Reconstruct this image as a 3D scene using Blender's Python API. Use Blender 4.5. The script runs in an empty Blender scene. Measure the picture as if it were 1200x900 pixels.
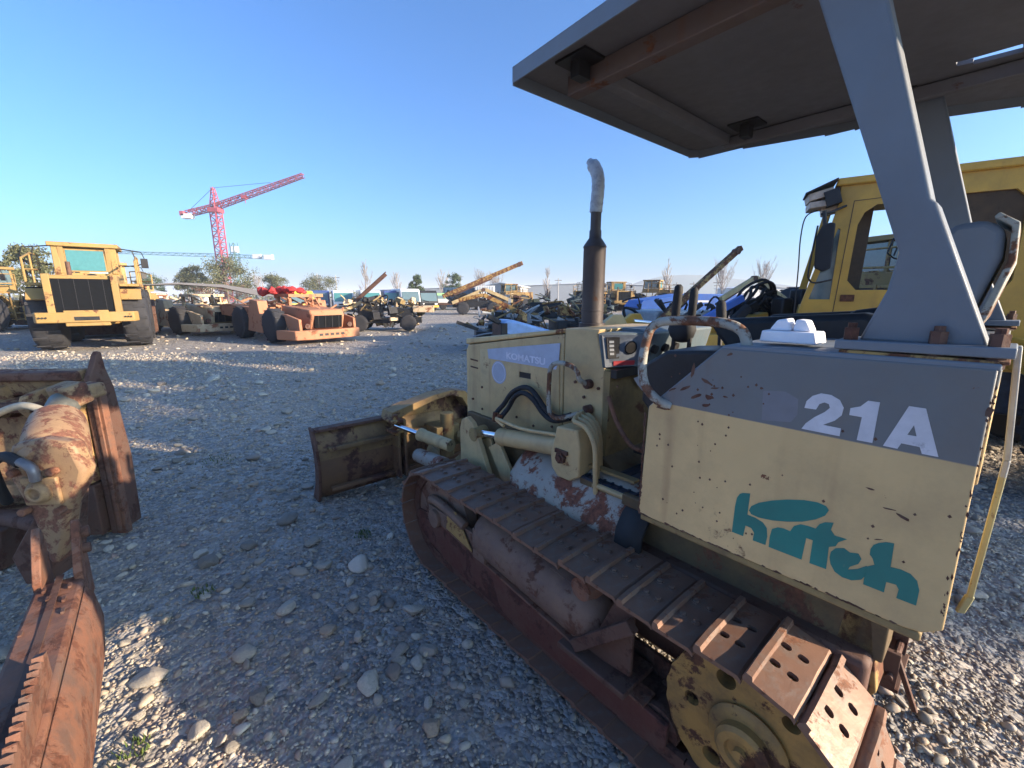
import bpy, bmesh, math, random
import numpy as np
from mathutils import Vector, Matrix, Euler
R = math.radians
PI = math.pi
rnd = random.Random(7)
S = bpy.context.scene
C = S.collection

# ------------------------------------------------------------ camera, sky, sun, exposure
cam_d = bpy.data.cameras.new('camera')
cam = bpy.data.objects.new('camera', cam_d)
C.objects.link(cam)
cam.location = (0, 0, 1.65)
cam.rotation_euler = (R(90) - math.atan(104 / 502), 0, 0)
cam_d.sensor_width = 36
cam_d.lens = 36 * 502 / 1200
cam_d.clip_start = .05
cam_d.clip_end = 9000
S.camera = cam
SUN_EL, SUN_DIR = R(16.0), (0.962, -0.275)          # low sun behind and to the right of the camera
W = bpy.data.worlds.new('World')
S.world = W
W.use_nodes = True
wn = W.node_tree.nodes
sky = wn.new('ShaderNodeTexSky')
sky.sky_type = 'NISHITA'
sky.sun_disc = False
sky.sun_elevation = SUN_EL
sky.sun_rotation = math.atan2(SUN_DIR[0], SUN_DIR[1])
sky.altitude = 100
sky.air_density = .75
sky.dust_density = 2.9
sky.ozone_density = 4.5
wn['Background'].inputs[1].default_value = 0.125
tint = wn.new('ShaderNodeMix')      # the camera's colour rendering of the clear sky, the same in every direction
tint.data_type, tint.blend_type = 'RGBA', 'MULTIPLY'
tint.inputs[0].default_value = 1
tint.inputs[7].default_value = (.70, .90, 1.0, 1)
hsv = wn.new('ShaderNodeHueSaturation')
hsv.inputs['Saturation'].default_value = 1.06
W.node_tree.links.new(sky.outputs[0], hsv.inputs['Color'])
W.node_tree.links.new(hsv.outputs[0], tint.inputs[6])
W.node_tree.links.new(tint.outputs[2], wn['Background'].inputs[0])
sl = bpy.data.lights.new('sun', 'SUN')
sl.energy = 4.3
sl.angle = R(0.55)
sl.color = (1.0, 0.80, 0.58)
sun = bpy.data.objects.new('sun', sl)
C.objects.link(sun)
sd = Vector((SUN_DIR[0] * math.cos(SUN_EL), SUN_DIR[1] * math.cos(SUN_EL), math.sin(SUN_EL)))
sun.rotation_euler = sd.to_track_quat('Z', 'Y').to_euler()
sun.location = sd * 50
S.view_settings.view_transform = 'Standard'
S.view_settings.look = 'None'
S.view_settings.exposure = 1.66
S.view_settings.gamma = 1
S.render.resolution_x = 1024
S.render.resolution_y = 768

# ------------------------------------------------------------ materials
MATS = {}


def nt(name):
    m = bpy.data.materials.new(name)
    m.use_nodes = True
    t = m.node_tree
    return m, t, t.nodes['Principled BSDF']


def N(t, typ, **k):
    n = t.nodes.new(typ)
    for a, b in k.items():
        setattr(n, a, b)
    return n


def noise(t, vec, scale, detail=6, rough=.6, dist=0, stretch=None):
    if stretch:
        mp = N(t, 'ShaderNodeMapping')
        mp.inputs['Scale'].default_value = stretch
        t.links.new(vec, mp.inputs[0])
        vec = mp.outputs[0]
    n = N(t, 'ShaderNodeTexNoise')
    n.inputs['Scale'].default_value = scale
    n.inputs['Detail'].default_value = detail
    n.inputs['Roughness'].default_value = rough
    n.inputs['Distortion'].default_value = dist
    t.links.new(vec, n.inputs['Vector'])
    return n.outputs['Fac']


def rng(t, v, a, b, c=0., d=1.):
    n = N(t, 'ShaderNodeMapRange')
    n.inputs[1].default_value = a
    n.inputs[2].default_value = b
    n.inputs[3].default_value = c
    n.inputs[4].default_value = d
    t.links.new(v, n.inputs[0])
    return n.outputs[0]


def mix(t, f, a, b, mode='MIX'):
    n = N(t, 'ShaderNodeMix', data_type='RGBA', blend_type=mode)
    for s, v in ((n.inputs[0], f), (n.inputs[6], a), (n.inputs[7], b)):
        if isinstance(v, (int, float)):
            s.default_value = v
        elif isinstance(v, tuple):
            s.default_value = v + (1,) if len(v) == 3 else v
        else:
            t.links.new(v, s)
    return n.outputs[2]


def mth(t, op, a, b):
    n = N(t, 'ShaderNodeMath', operation=op)
    for s, v in ((n.inputs[0], a), (n.inputs[1], b)):
        if isinstance(v, (int, float)):
            s.default_value = v
        else:
            t.links.new(v, s)
    return n.outputs[0]


def paint(name, base, rust=.35, scale=4., rough=.5, metal=0., dirt=(.16, .12, .08), dirt_amt=.35,
          rustcol=(.13, .052, .028), streak=True, split=None, bump=.25, worn=None, speck=.5, worn_t=.5, dent=.004):
    """Old painted steel: sun-faded colour variation, dust, rust patches, chips and vertical rust runs."""
    m, t, b = nt(name)
    tc = N(t, 'ShaderNodeTexCoord').outputs['Object']
    big = noise(t, tc, scale * .6, 5, .6)
    fine = noise(t, tc, scale * 9, 4, .65)
    oi = N(t, 'ShaderNodeObjectInfo').outputs['Random']
    col = mix(t, rng(t, big, .3, .7), tuple(x * .84 for x in base), tuple(min(1, x * 1.1) for x in base))
    if split:   # a second paint colour above a height: (z, colour)
        sep = N(t, 'ShaderNodeSeparateXYZ')
        t.links.new(tc, sep.inputs[0])
        g = rng(t, sep.outputs[2], split[0] - .0015, split[0] + .0015)
        col = mix(t, g, col, mix(t, rng(t, big, .3, .7), tuple(x * .88 for x in split[1]), tuple(x * 1.08 for x in split[1])))
    if worn:
        w = rng(t, noise(t, tc, scale * 2.2, 7, .7), worn_t, worn_t + .1)
        col = mix(t, w, col, worn)
    d = rng(t, noise(t, tc, scale * 1.7, 6, .7), .42, .72, 0, dirt_amt)
    col = mix(t, d, col, dirt)
    rmask = rng(t, noise(t, tc, scale * 1.3, 9, .72, .3), .72 - rust * .42, .76 - rust * .40)
    chips = rng(t, noise(t, tc, scale * 7.5, 5, .6), .76 - rust * .14 * speck * 2, .775 - rust * .14 * speck * 2)
    rm = mth(t, 'MAXIMUM', rmask, chips)
    if streak:
        st = mth(t, 'MULTIPLY', rng(t, noise(t, tc, scale * 5, 3, .5, 0, (1, 1, .07)), .55, .8, 0, .55), rng(t, big, .4, .62))
        col = mix(t, st, col, tuple(x * 1.3 for x in rustcol))
    rc = mix(t, rng(t, fine, .3, .7), tuple(x * .5 for x in rustcol), tuple(x * 1.55 for x in rustcol))
    col = mix(t, rm, col, rc)
    col = mix(t, rng(t, oi, 0, 1, .0, .14), col, (.05, .045, .04))
    t.links.new(col, b.inputs['Base Color'])
    r = mth(t, 'ADD', rng(t, rm, 0, 1, rough, .88), rng(t, fine, .3, .7, -.08, .1))
    t.links.new(r, b.inputs['Roughness'])
    b.inputs['Metallic'].default_value = metal
    b.inputs['Specular IOR Level'].default_value = .35
    bp = N(t, 'ShaderNodeBump')
    bp.inputs['Strength'].default_value = bump
    bp.inputs['Distance'].default_value = dent
    h = mth(t, 'ADD', mth(t, 'MULTIPLY', fine, .5), mth(t, 'MULTIPLY', rm, -.25))
    t.links.new(mth(t, 'ADD', h, mth(t, 'MULTIPLY', big, 1.2)), bp.inputs['Height'])
    t.links.new(bp.outputs[0], b.inputs['Normal'])
    MATS[name] = m
    return m


def plain(name, col, rough=.6, metal=0., var=.25, scale=12., bump=.15, spec=.4, trans=0.):
    m, t, b = nt(name)
    tc = N(t, 'ShaderNodeTexCoord').outputs['Object']
    f = noise(t, tc, scale, 6, .65)
    c = mix(t, rng(t, f, .3, .7), tuple(x * (1 - var) for x in col), tuple(min(1, x * (1 + var)) for x in col))
    t.links.new(c, b.inputs['Base Color'])
    t.links.new(rng(t, f, .3, .7, max(.02, rough - .1), min(1, rough + .1)), b.inputs['Roughness'])
    b.inputs['Metallic'].default_value = metal
    b.inputs['Specular IOR Level'].default_value = spec
    b.inputs['Transmission Weight'].default_value = trans
    bp = N(t, 'ShaderNodeBump')
    bp.inputs['Strength'].default_value = bump
    bp.inputs['Distance'].default_value = .003
    t.links.new(f, bp.inputs['Height'])
    t.links.new(bp.outputs[0], b.inputs['Normal'])
    MATS[name] = m
    return m


CREAM = (.58, .43, .215)
GREY = (.155, .168, .175)
cream = paint('cream_paint', CREAM, .24, 3.2, .55, dirt_amt=.4)
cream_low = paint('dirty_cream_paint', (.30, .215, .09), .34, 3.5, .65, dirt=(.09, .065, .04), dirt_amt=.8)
panel_m = paint('two_tone_paint', (.66, .46, .215), .13, 2.6, .5, split=(1.3165, GREY), dirt_amt=.3, streak=True, speck=.9, dent=.012)
grey_m = paint('grey_paint', (.17, .20, .235), .08, 2.5, .5, dirt_amt=.2, streak=False)
grey_dark = paint('dark_grey_paint', (.15, .15, .165), .12, 2.2, .6, dirt_amt=.6, dirt=(.11, .105, .105), streak=False)
dash_m = paint('dash_paint', (.10, .14, .165), .14, 5, .5, dirt_amt=.4, streak=False)
rusty = paint('rusty_steel', (.13, .065, .045), .5, 5, .72, metal=.1, dirt=(.10, .075, .06), dirt_amt=.6, rustcol=(.085, .038, .026), bump=.6)
shoe_m = paint('track_steel', (.22, .12, .08), .35, 6, .5, metal=.2, dirt=(.15, .10, .075), dirt_amt=.6, rustcol=(.17, .075, .042), bump=.5, worn=(.20, .14, .11))
rust_bright = paint('orange_rust', (.24, .105, .06), .5, 5, .72, dirt=(.13, .085, .065), dirt_amt=.95, rustcol=(.13, .05, .028), bump=.9, worn=(.15, .075, .05), worn_t=.5)
rust_yellow = paint('rusted_yellow', (.42, .26, .085), .62, 4.5, .65, dirt=(.14, .09, .05), dirt_amt=.6, rustcol=(.12, .045, .022), bump=.5)
sprock_m = paint('sprocket_yellow', (.42, .235, .065), .48, 5, .55, dirt=(.10, .07, .04), dirt_amt=.7, rustcol=(.09, .038, .02), bump=.5)
frame_m = paint('dirty_frame', (.15, .10, .045), .35, 4, .7, dirt=(.06, .045, .03), dirt_amt=.9)
beam_m = paint('dark_red_rust', (.12, .042, .03), .5, 4, .7, dirt=(.14, .08, .055), dirt_amt=.7, rustcol=(.07, .028, .02), bump=.7)
cover_m = paint('worn_brown_rust', (.20, .125, .09), .42, 4, .6, dirt=(.26, .16, .10), dirt_amt=.7, rustcol=(.11, .05, .032), bump=.5, worn=(.15, .09, .07))
white_rust = paint('worn_white_paint', (.36, .325, .27), .52, 5, .55, dirt=(.25, .21, .17), dirt_amt=.5, rustcol=(.17, .06, .035))
chipped_mix = paint('chipped_old_paint', (.36, .37, .33), .55, 6, .6, dirt=(.2, .17, .12), dirt_amt=.6, rustcol=(.13, .06, .035))
yellow_m = paint('yellow_paint', (.68, .375, .06), .10, 2., .45, dirt=(.25, .15, .05), dirt_amt=.4)
loader_y = paint('faded_yellow_paint', (.34, .215, .068), .34, 1.6, .6, dirt=(.3, .2, .1), dirt_amt=.45)
ruin_o = paint('burnt_orange_paint', (.42, .19, .10), .35, 1.6, .75, dirt=(.38, .2, .12), dirt_amt=.5, rustcol=(.22, .085, .045))
ruin_w = paint('burnt_pale_paint', (.58, .46, .30), .4, 1.6, .75, dirt=(.3, .2, .12), dirt_amt=.5, rustcol=(.26, .1, .05))
dark_rub = plain('black_rubber', (.018, .019, .022), .75, var=.4)
tyre_m = plain('tyre_rubber', (.03, .03, .034), .85, var=.4, scale=6, bump=.4)
navy_m = plain('navy_mat', (.02, .028, .045), .6, var=.5, scale=20, bump=.5)
black_m = plain('black_metal', (.022, .022, .024), .5, metal=.2, var=.4)
seat_m = plain('black_vinyl', (.013, .017, .022), .5, var=.3, scale=30, spec=.25)
chrome = plain('chrome', (.75, .76, .78), .12, metal=1., var=.05, bump=.02)
white_m = plain('white_foam', (.80, .81, .86), .55, var=.05, bump=.05)
decal_m = paint('faded_decal', (.40, .46, .58), .02, 9, .5, dirt=(.30, .32, .42), dirt_amt=.5, streak=False)
decal_lt = plain('decal_letter', (.58, .60, .70), .5, var=.12)
num_m = paint('number_white', (.62, .63, .68), .0, 8, .5, dirt=(.42, .43, .47), dirt_amt=.6, streak=False, speck=0, worn=(.22, .23, .26), worn_t=.62)
ghost_m = plain('ghost_letter', (.165, .175, .20), .5, var=.1)
teal_m = paint('teal_decal', (.02, .20, .17), .0, 6, .5, dirt=(.03, .15, .13), dirt_amt=.5, streak=False, speck=0, worn=(.30, .30, .17), worn_t=.66)
glass_m = plain('window_glass', (.10, .15, .16), .06, var=.1, bump=0, spec=.9)
glass_t = plain('teal_glass', (.06, .19, .19), .08, var=.1, bump=0, spec=.9)
clear_m = plain('grey_plastic_wrap', (.34, .37, .40), .3, var=.25, scale=25, bump=.4)
exh_m = paint('exhaust_steel', (.06, .052, .055), .3, 5, .5, metal=.4, dirt=(.10, .085, .08), dirt_amt=.5, rustcol=(.09, .045, .03))
grille_m = plain('grille_black', (.006, .007, .009), .8, var=.3, spec=.1)
blue_m = paint('blue_paint', (.03, .13, .48), .03, 2, .5, dirt_amt=.2, streak=False)
lblue_m = plain('light_blue_hood', (.22, .36, .62), .35, var=.15)
red_m = paint('crane_red', (.36, .05, .08), .02, .3, .5, dirt=(.5, .2, .2), dirt_amt=.4, streak=False)
redcloth = plain('red_tarp', (.34, .03, .03), .7, var=.4, scale=3)
steel_g = plain('grey_steel', (.30, .32, .34), .5, metal=.2, var=.15)
green_t = plain('crane_green', (.10, .20, .18), .6, var=.1)
white_p = plain('white_wall', (.66, .66, .64), .6, var=.08, scale=1)
roof_m = plain('metal_roof', (.55, .58, .60), .4, var=.1, scale=1)
conc = plain('concrete', (.38, .36, .33), .9, var=.15)
orange_w = plain('lamp_plastic', (.45, .36, .28), .5, var=.3)
wood_m = plain('bark', (.13, .10, .08), .9, var=.3)
bark_l = plain('bare_branch', (.34, .30, .27), .9, var=.2)


def leafmat(name, a, b2):
    m, t, b = nt(name)
    g = N(t, 'ShaderNodeNewGeometry').outputs['Random Per Island']
    t.links.new(mix(t, g, a, b2), b.inputs['Base Color'])
    b.inputs['Roughness'].default_value = .6
    b.inputs['Specular IOR Level'].default_value = .3
    return m


leaf_d = leafmat('leaf_dark', (.035, .06, .022), (.09, .12, .045))
leaf_o = leafmat('leaf_olive', (.055, .065, .03), (.15, .145, .065))
leaf_r = leafmat('leaf_autumn', (.16, .075, .045), (.24, .12, .07))


# ------------------------------------------------------------ mesh helpers
class MB:
    def __init__(s):
        s.v, s.f = [], []

    def add(s, vs, fs, mat=None):
        o = len(s.v)
        s.v += [tuple(mat @ Vector(p)) for p in vs] if mat else [tuple(p) for p in vs]
        s.f += [tuple(i + o for i in f) for f in fs]
        return s

    def box(s, x0, x1, y0, y1, z0, z1, mat=None):
        vs = [(x, y, z) for z in (z0, z1) for y in (y0, y1) for x in (x0, x1)]
        return s.add(vs, [(0, 2, 3, 1), (4, 5, 7, 6), (0, 1, 5, 4), (2, 6, 7, 3), (0, 4, 6, 2), (1, 3, 7, 5)], mat)

    def cb(s, c, d, rot=(0, 0, 0)):
        m = Matrix.Translation(c) @ Euler(rot).to_matrix().to_4x4()
        return s.box(-d[0] / 2, d[0] / 2, -d[1] / 2, d[1] / 2, -d[2] / 2, d[2] / 2, m)

    def prism(s, poly, a, b, ax='y', mat=None):
        """polygon extruded along an axis; poly is (x,z) for y, (y,z) for x, (x,y) for z"""
        n = len(poly)
        k = {'y': lambda p, q: (p[0], q, p[1]), 'x': lambda p, q: (q, p[0], p[1]), 'z': lambda p, q: (p[0], p[1], q)}[ax]
        vs = [k(p, a) for p in poly] + [k(p, b) for p in poly]
        fs = [tuple(range(n))[::-1], tuple(range(n, 2 * n))] + [(i, (i + 1) % n, n + (i + 1) % n, n + i) for i in range(n)]
        return s.add(vs, fs, mat)

    def rev(s, p0, p1, prof, n=20, cap=True):
        """solid of revolution about p0->p1; prof = [(t along in metres, radius)]"""
        p0, p1 = Vector(p0), Vector(p1)
        d = (p1 - p0).normalized()
        u = d.orthogonal().normalized()
        w = d.cross(u)
        vs = []
        for t, r in prof:
            for i in range(n):
                a = 2 * PI * i / n
                vs.append(p0 + d * t + (u * math.cos(a) + w * math.sin(a)) * r)
        fs = []
        for j in range(len(prof) - 1):
            for i in range(n):
                k = (i + 1) % n
                fs.append((j * n + i, j * n + k, (j + 1) * n + k, (j + 1) * n + i))
        if cap:
            fs.append(tuple(range(n))[::-1])
            fs.append(tuple(range((len(prof) - 1) * n, len(prof) * n)))
        return s.add(vs, fs)

    def cyl(s, p0, p1, r, r2=None, n=16):
        L = (Vector(p1) - Vector(p0)).length
        return s.rev(p0, p1, [(0, r), (L, r if r2 is None else r2)], n)

    def tube(s, pts, r, n=8, smooth=3):
        P = [Vector(p) for p in pts]
        if smooth and len(P) > 2:   # Catmull-Rom
            Q = []
            for i in range(len(P) - 1):
                a, b, c, d = P[max(0, i - 1)], P[i], P[i + 1], P[min(len(P) - 1, i + 2)]
                for k in range(smooth):
                    t = k / smooth
                    Q.append(.5 * ((2 * b) + (c - a) * t + (2 * a - 5 * b + 4 * c - d) * t * t + (3 * b - a - 3 * c + d) * t ** 3))
            P = Q + [P[-1]]
        vs, up = [], None
        for i, p in enumerate(P):
            d = (P[min(i + 1, len(P) - 1)] - P[max(i - 1, 0)]).normalized()
            if up is None:
                up = d.orthogonal().normalized()
            up = (up - d * up.dot(d)).normalized()
            w = d.cross(up)
            rr = r(i / (len(P) - 1)) if callable(r) else r
            vs += [p + (up * math.cos(2 * PI * k / n) + w * math.sin(2 * PI * k / n)) * rr for k in range(n)]
        fs = [(i * n + k, i * n + (k + 1) % n, (i + 1) * n + (k + 1) % n, (i + 1) * n + k) for i in range(len(P) - 1) for k in range(n)]
        fs += [tuple(range(n))[::-1], tuple(range((len(P) - 1) * n, len(P) * n))]
        return s.add(vs, fs)

    def bar(s, p0, p1, w, h=None):
        """rectangular bar between two points"""
        h = h or w
        p0, p1 = Vector(p0), Vector(p1)
        d = (p1 - p0).normalized()
        side = d.cross(Vector((0, 0, 1)))
        side = side.normalized() if side.length > 1e-3 else Vector((1, 0, 0))
        up = side.cross(d)
        vs = [p + side * a * w / 2 + up * b * h / 2 for p in (p0, p1) for a, b in ((-1, -1), (1, -1), (1, 1), (-1, 1))]
        return s.add(vs, [(3, 2, 1, 0), (4, 5, 6, 7), (0, 1, 5, 4), (1, 2, 6, 5), (2, 3, 7, 6), (3, 0, 4, 7)])

    def blob(s, c, d, sub=2, jit=.1, seed=0, rot=(0, 0, 0)):
        bm = bmesh.new()
        bmesh.ops.create_icosphere(bm, subdivisions=sub, radius=1)
        r = random.Random(seed)
        m = Matrix.Translation(c) @ Euler(rot).to_matrix().to_4x4()
        vs = [m @ Vector([q * k / 2 for q, k in zip(v.co * (1 + r.uniform(-jit, jit)), d)]) for v in bm.verts]
        fs = [tuple(v.index for v in f.verts) for f in bm.faces]
        bm.free()
        return s.add(vs, fs)

    def mesh(s, name, mat, smooth=35):
        me = bpy.data.meshes.new(name)
        me.from_pydata(s.v, [], s.f)
        me.validate()
        if mat:
            me.materials.append(mat)
        bm = bmesh.new()
        bm.from_mesh(me)
        bmesh.ops.recalc_face_normals(bm, faces=bm.faces)
        bm.to_mesh(me)
        bm.free()
        if smooth:
            me.polygons.foreach_set('use_smooth', [True] * len(me.polygons))
            me.set_sharp_from_angle(angle=R(smooth))
        return me

    def put(s, name, mat, parent=None, bevel=0, smooth=35, label=None, loc=None):
        o = bpy.data.objects.new(name, s.mesh(name, mat, smooth))
        C.objects.link(o)
        o.parent = parent
        if loc:
            o.location = loc
        if bevel:
            b = o.modifiers.new('edge', 'BEVEL')
            b.width = bevel
            b.segments = 2
            b.limit_method = 'ANGLE'
            b.angle_limit = R(40)
            b.harden_normals = False
        if label:
            o['label'] = label
        return o


def cut(o, cutter):
    """subtract a cutter from an object's mesh, for real holes"""
    c = cutter.put('cutter', None, o.parent)
    b = o.modifiers.new('cut', 'BOOLEAN')
    b.object = c
    b.solver = 'EXACT'
    dg = bpy.context.evaluated_depsgraph_get()
    dg.update()
    me = bpy.data.meshes.new_from_object(o.evaluated_get(dg), depsgraph=dg)
    o.modifiers.clear()
    o.data = me
    me.polygons.foreach_set('use_smooth', [True] * len(me.polygons))
    me.set_sharp_from_angle(angle=R(35))
    bpy.data.objects.remove(c)
    return o


def tag(o, label, cat, group=None):
    o['label'], o['category'] = label, cat
    if group:
        o['group'] = group
    return o


def thing(name, label, cat, loc=(0, 0, 0), rz=0, group=None):
    o = bpy.data.objects.new(name, None)
    o.empty_display_size = .2
    C.objects.link(o)
    o.location = loc
    o.rotation_euler = (0, 0, rz)
    return tag(o, label, cat, group)


def kids(o):
    return [c for c in C.objects if c.parent == o]


def copy_tree(o, parent=None):
    c = o.copy()
    C.objects.link(c)
    c.parent = parent
    for k in kids(o):
        copy_tree(k, c)
    return c


def struct(o):
    o['kind'] = 'structure'
    return o


def txt(name, s, mat, parent, loc, cols, size, bold=.0, sx=1., depth=.001, label=None):
    """flat printed words as a thin mesh; cols = the text's x, y and normal axes"""
    cu = bpy.data.curves.new(name, 'FONT')
    cu.body = s
    cu.size = size
    cu.offset = bold
    cu.extrude = depth
    ob = bpy.data.objects.new(name, cu)
    C.objects.link(ob)
    dg = bpy.context.evaluated_depsgraph_get()
    me = bpy.data.meshes.new_from_object(ob.evaluated_get(dg))
    bpy.data.objects.remove(ob)
    m = Matrix((Vector(cols[0]), Vector(cols[1]), Vector(cols[2]))).transposed().to_4x4()
    me.transform(Matrix.Translation(loc) @ m @ Matrix.Diagonal((sx, 1, 1, 1)))
    me.materials.append(mat)
    o = bpy.data.objects.new(name, me)
    C.objects.link(o)
    o.parent = parent
    return o

# ------------------------------------------------------------ the crawler bulldozer (x forward, y left, metres)
dz = thing('bulldozer', 'cream crawler bulldozer with grey canopy and a 21A and green lettered side panel', 'bulldozer',
           (1.496, 1.282, 0), R(130.6))

# --- tracks
SX, IX, CZ, RR = .33, 2.08, .335, .292       # sprocket and idler centres, radius to the shoe plate
LT = IX - SX
PER = 2 * LT + 2 * PI * RR
NS = 39


def on_track(s):
    """point and outward angle of the track loop at distance s; top run first, sprocket to idler"""
    s %= PER
    if s < LT:
        sag = .018 * math.sin(PI * 2 * min(1, max(0, s / (LT * .62)))) ** 2 if s < LT * .62 else .010 * math.sin(PI * (s / LT - .62) / .38) ** 2
        return SX + s, CZ + RR - sag, PI / 2
    s -= LT
    if s < PI * RR:
        a = PI / 2 - s / RR
        return IX + RR * math.cos(a), CZ + RR * math.sin(a), a
    s -= PI * RR
    if s < LT:
        return IX - s, CZ - RR, -PI / 2
    s -= LT
    a = -PI / 2 - s / RR
    return SX + RR * math.cos(a), CZ + RR * math.sin(a), a


P2 = PER / NS / 2
# one shoe: local x along the track, z outward; plate with a raised grouser at one edge and a turned-down lip
shp = [(-P2 + .001, .002), (-P2 + .012, .011), (P2 - .026, .012), (P2 - .020, .026), (P2 - .004, .026), (P2 + .001, .010), (P2 - .002, -.002), (-P2 + .014, -.002), (-P2 + .001, -.010)]
bolts = [(-.022, -.045), (.024, -.045), (-.022, .045), (.024, .045)]


def shoe_mesh(holed, seed):
    m = MB()
    r = random.Random(seed)
    n = 5
    ys = [-.16 + .32 * i / n for i in range(n + 1)]
    vs, k = [], len(shp)
    for j, y in enumerate(ys):
        for (x, z) in shp:
            e = .004 if j in (0, n) else 0
            vs.append((x + r.uniform(-.0012, .0012), y, z - e + r.uniform(-.0012, .0012) * (z > .03) * 2))
    fs = [tuple(range(k))[::-1], tuple(range(n * k, (n + 1) * k))]
    fs += [(j * k + i, j * k + (i + 1) % k, (j + 1) * k + (i + 1) % k, (j + 1) * k + i) for j in range(n) for i in range(k)]
    m.add(vs, fs)
    if not holed:
        for (x, y) in bolts:
            m.cyl((x, y, .009), (x, y, .0135 + r.uniform(0, .001)), .0150, n=10)
            m.cyl((x, y, .009), (x, y, .021), .0095, n=6)
    o = m.put('track_shoe', shoe_m, dz)
    if holed:
        c = MB()
        for (x, y) in bolts:
            c.prism([(x + (.011 * math.cos(a_) + (.008 if math.cos(a_) > .1 else 0)), y + .0125 * math.sin(a_)) for a_ in [k_ * PI / 7 for k_ in range(14)]], -.05, .05, 'z')
        cut(o, c)
    me = o.data
    bpy.data.objects.remove(o)
    return me


SM = [shoe_mesh(False, k) for k in range(4)]
SH = [shoe_mesh(True, k) for k in range(2)]
PHASE = .075
for side in (1, -1):
    chain = MB()
    for i in range(NS):
        s = PHASE + i * PER / NS
        x, z, a = on_track(s)
        near_rear = side == 1 and (i in (0,) or i >= NS - 4)
        o = bpy.data.objects.new('track_shoe', (SH if near_rear else SM)[i % (2 if near_rear else 4)])
        C.objects.link(o)
        o.parent = dz
        # local x runs toward the rear on the top run
        tilt = rnd.uniform(-.018, .018) + (.10 if z < .06 else 0)
        o.location = (x, side * .70, z)
        o.rotation_euler = (rnd.uniform(-.006, .006), PI / 2 - a + tilt, 0)
        M0 = Matrix.Translation((x, side * .70, z)) @ Euler((0, PI / 2 - a, 0)).to_matrix().to_4x4()
        for yy in (-.062, .062):
            chain.box(-P2 * .95, P2 * .95, yy - .012, yy + .012, -.062, -.006, M0)
            chain.box(-P2 * 1.25, -P2 * .7, yy * .72 - .010, yy * .72 + .010, -.060, -.012, M0)
        p = M0 @ Vector((P2, -.075, -.034))
        q = M0 @ Vector((P2, .075, -.034))
        chain.cyl(p, q, .016, n=8)
    chain.put('track_chain', rusty, dz)
    Y = lambda a, b: (min(side * a, side * b), max(side * a, side * b))
    # track frame: outer beam plate, flange and inner box
    f = MB()
    y0, y1 = Y(.755, .778)
    f.prism([(2.30, .315), (2.31, .18), (2.2, .14), (1.9, .085), (.66, .06), (.57, .07), (.57, .185), (.66, .19), (2.2, .325)], y0, y1)
    f.put('track_frame_beam', beam_m, dz, bevel=.004)
    f = MB()
    y0, y1 = Y(.60, .755)
    f.prism([(2.0, .28), (2.0, .18), (.60, .105), (.60, .170), (1.7, .25)], y0, y1)
    y0, y1 = Y(.58, .60)
    f.prism([(2.2, .32), (2.2, .16), (.5, .09), (.5, .25)], y0, y1)
    f.put('track_frame', rusty, dz, bevel=.004)
    f = MB()
    y0, y1 = Y(.70, .784)
    f.prism([(2.2, .326), (.66, .191), (.66, .201), (2.2, .336)], y0, y1)
    f.put('frame_flange', rust_bright, dz, bevel=.003)
    # recoil spring cover lying on the frame
    f = MB()
    f.rev((1.72, side * .67, .395), (.88, side * .67, .33), [(0, .075), (.0, .105), (.035, .130), (.05, .135), (.72, .135), (.79, .12), (.84, .07)], 28)
    rc = f.put('recoil_cover', cover_m, dz, smooth=50)
    f = MB()
    for i in range(9):     # small access plate wrapped on the cylinder
        a0 = 1.0 + .09 * i
        a1 = a0 + .09
        vs = []
        for x in (1.02, 1.17):
            zc = .335 + (x - .84) / .8 * .05
            for aa, rr in ((a0, .127), (a0, .133), (a1, .133), (a1, .127)):
                vs.append((x, side * (.67 + (rr + .007) * math.cos(aa)), zc + (rr + .007) * math.sin(aa)))
        f.add(vs, [(0, 1, 2, 3), (4, 7, 6, 5), (1, 5, 6, 2), (0, 4, 5, 1), (3, 2, 6, 7)])
    f.put('cover_plate', cover_m, rc)
    # carrier roller on a bracket
    f = MB()
    f.rev((.93, side * .61, .545), (.93, side * .83, .545), [(0, .04), (.02, .058), (.17, .058), (.19, .05), (.22, .045)], 20)
    f.put('carrier_roller', rust_bright if side == 1 else rusty, dz, smooth=45)
    MB().prism([(.80, .19), (1.02, .20), (.97, .54), (.89, .54)], *Y(.615, .64)).put('roller_bracket', rusty, dz)
    # rear gusset plates and guard
    f = MB()
    f.prism([(.95, .21), (.80, .58), (.74, .58), (.74, .24)], *Y(.735, .753))
    f.prism([(1.05, .20), (.72, .20), (.72, .225), (1.05, .225)], *Y(.62, .82))
    f.bar((.98, side * .79, .24), (.72, side * .79, .50), .035, .05)
    f.put('sprocket_guard', rusty, dz, bevel=.004)
    # front yoke and idler
    f = MB()
    f.bar((1.62, side * .76, .36), (2.16, side * .775, .36), .03, .09)
    f.bar((1.62, side * .63, .36), (2.16, side * .63, .36), .03, .09)
    f.box(1.60, 1.70, *Y(.61, .79), .28, .45)
    f.cyl((IX, side * .60, .345), (IX, side * .81, .345), .055, n=18)
    f.tube([(1.78, side * .78, .42), (1.95, side * .80, .47), (2.12, side * .78, .45), (2.22, side * .73, .38)], .028, 8)
    f.put('idler_yoke', cover_m, dz, bevel=.004)
    f = MB()
    f.rev((IX, side * .635, .335), (IX, side * .765, .335), [(0, .06), (0, .225), (.03, .252), (.035, .262), (.095, .262), (.10, .252), (.13, .225), (.13, .09), (.118, .085), (.118, .20), (.10, .21), (.10, .06)], 40)
    f.put('idler_wheel', cover_m, dz)
    MB().prism([(1.70, .31), (1.95, .34), (1.93, .46), (1.85, .48), (1.80, .42)], *Y(.79, .80)).put('idler_guard', rust_yellow, dz, bevel=.003)
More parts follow.
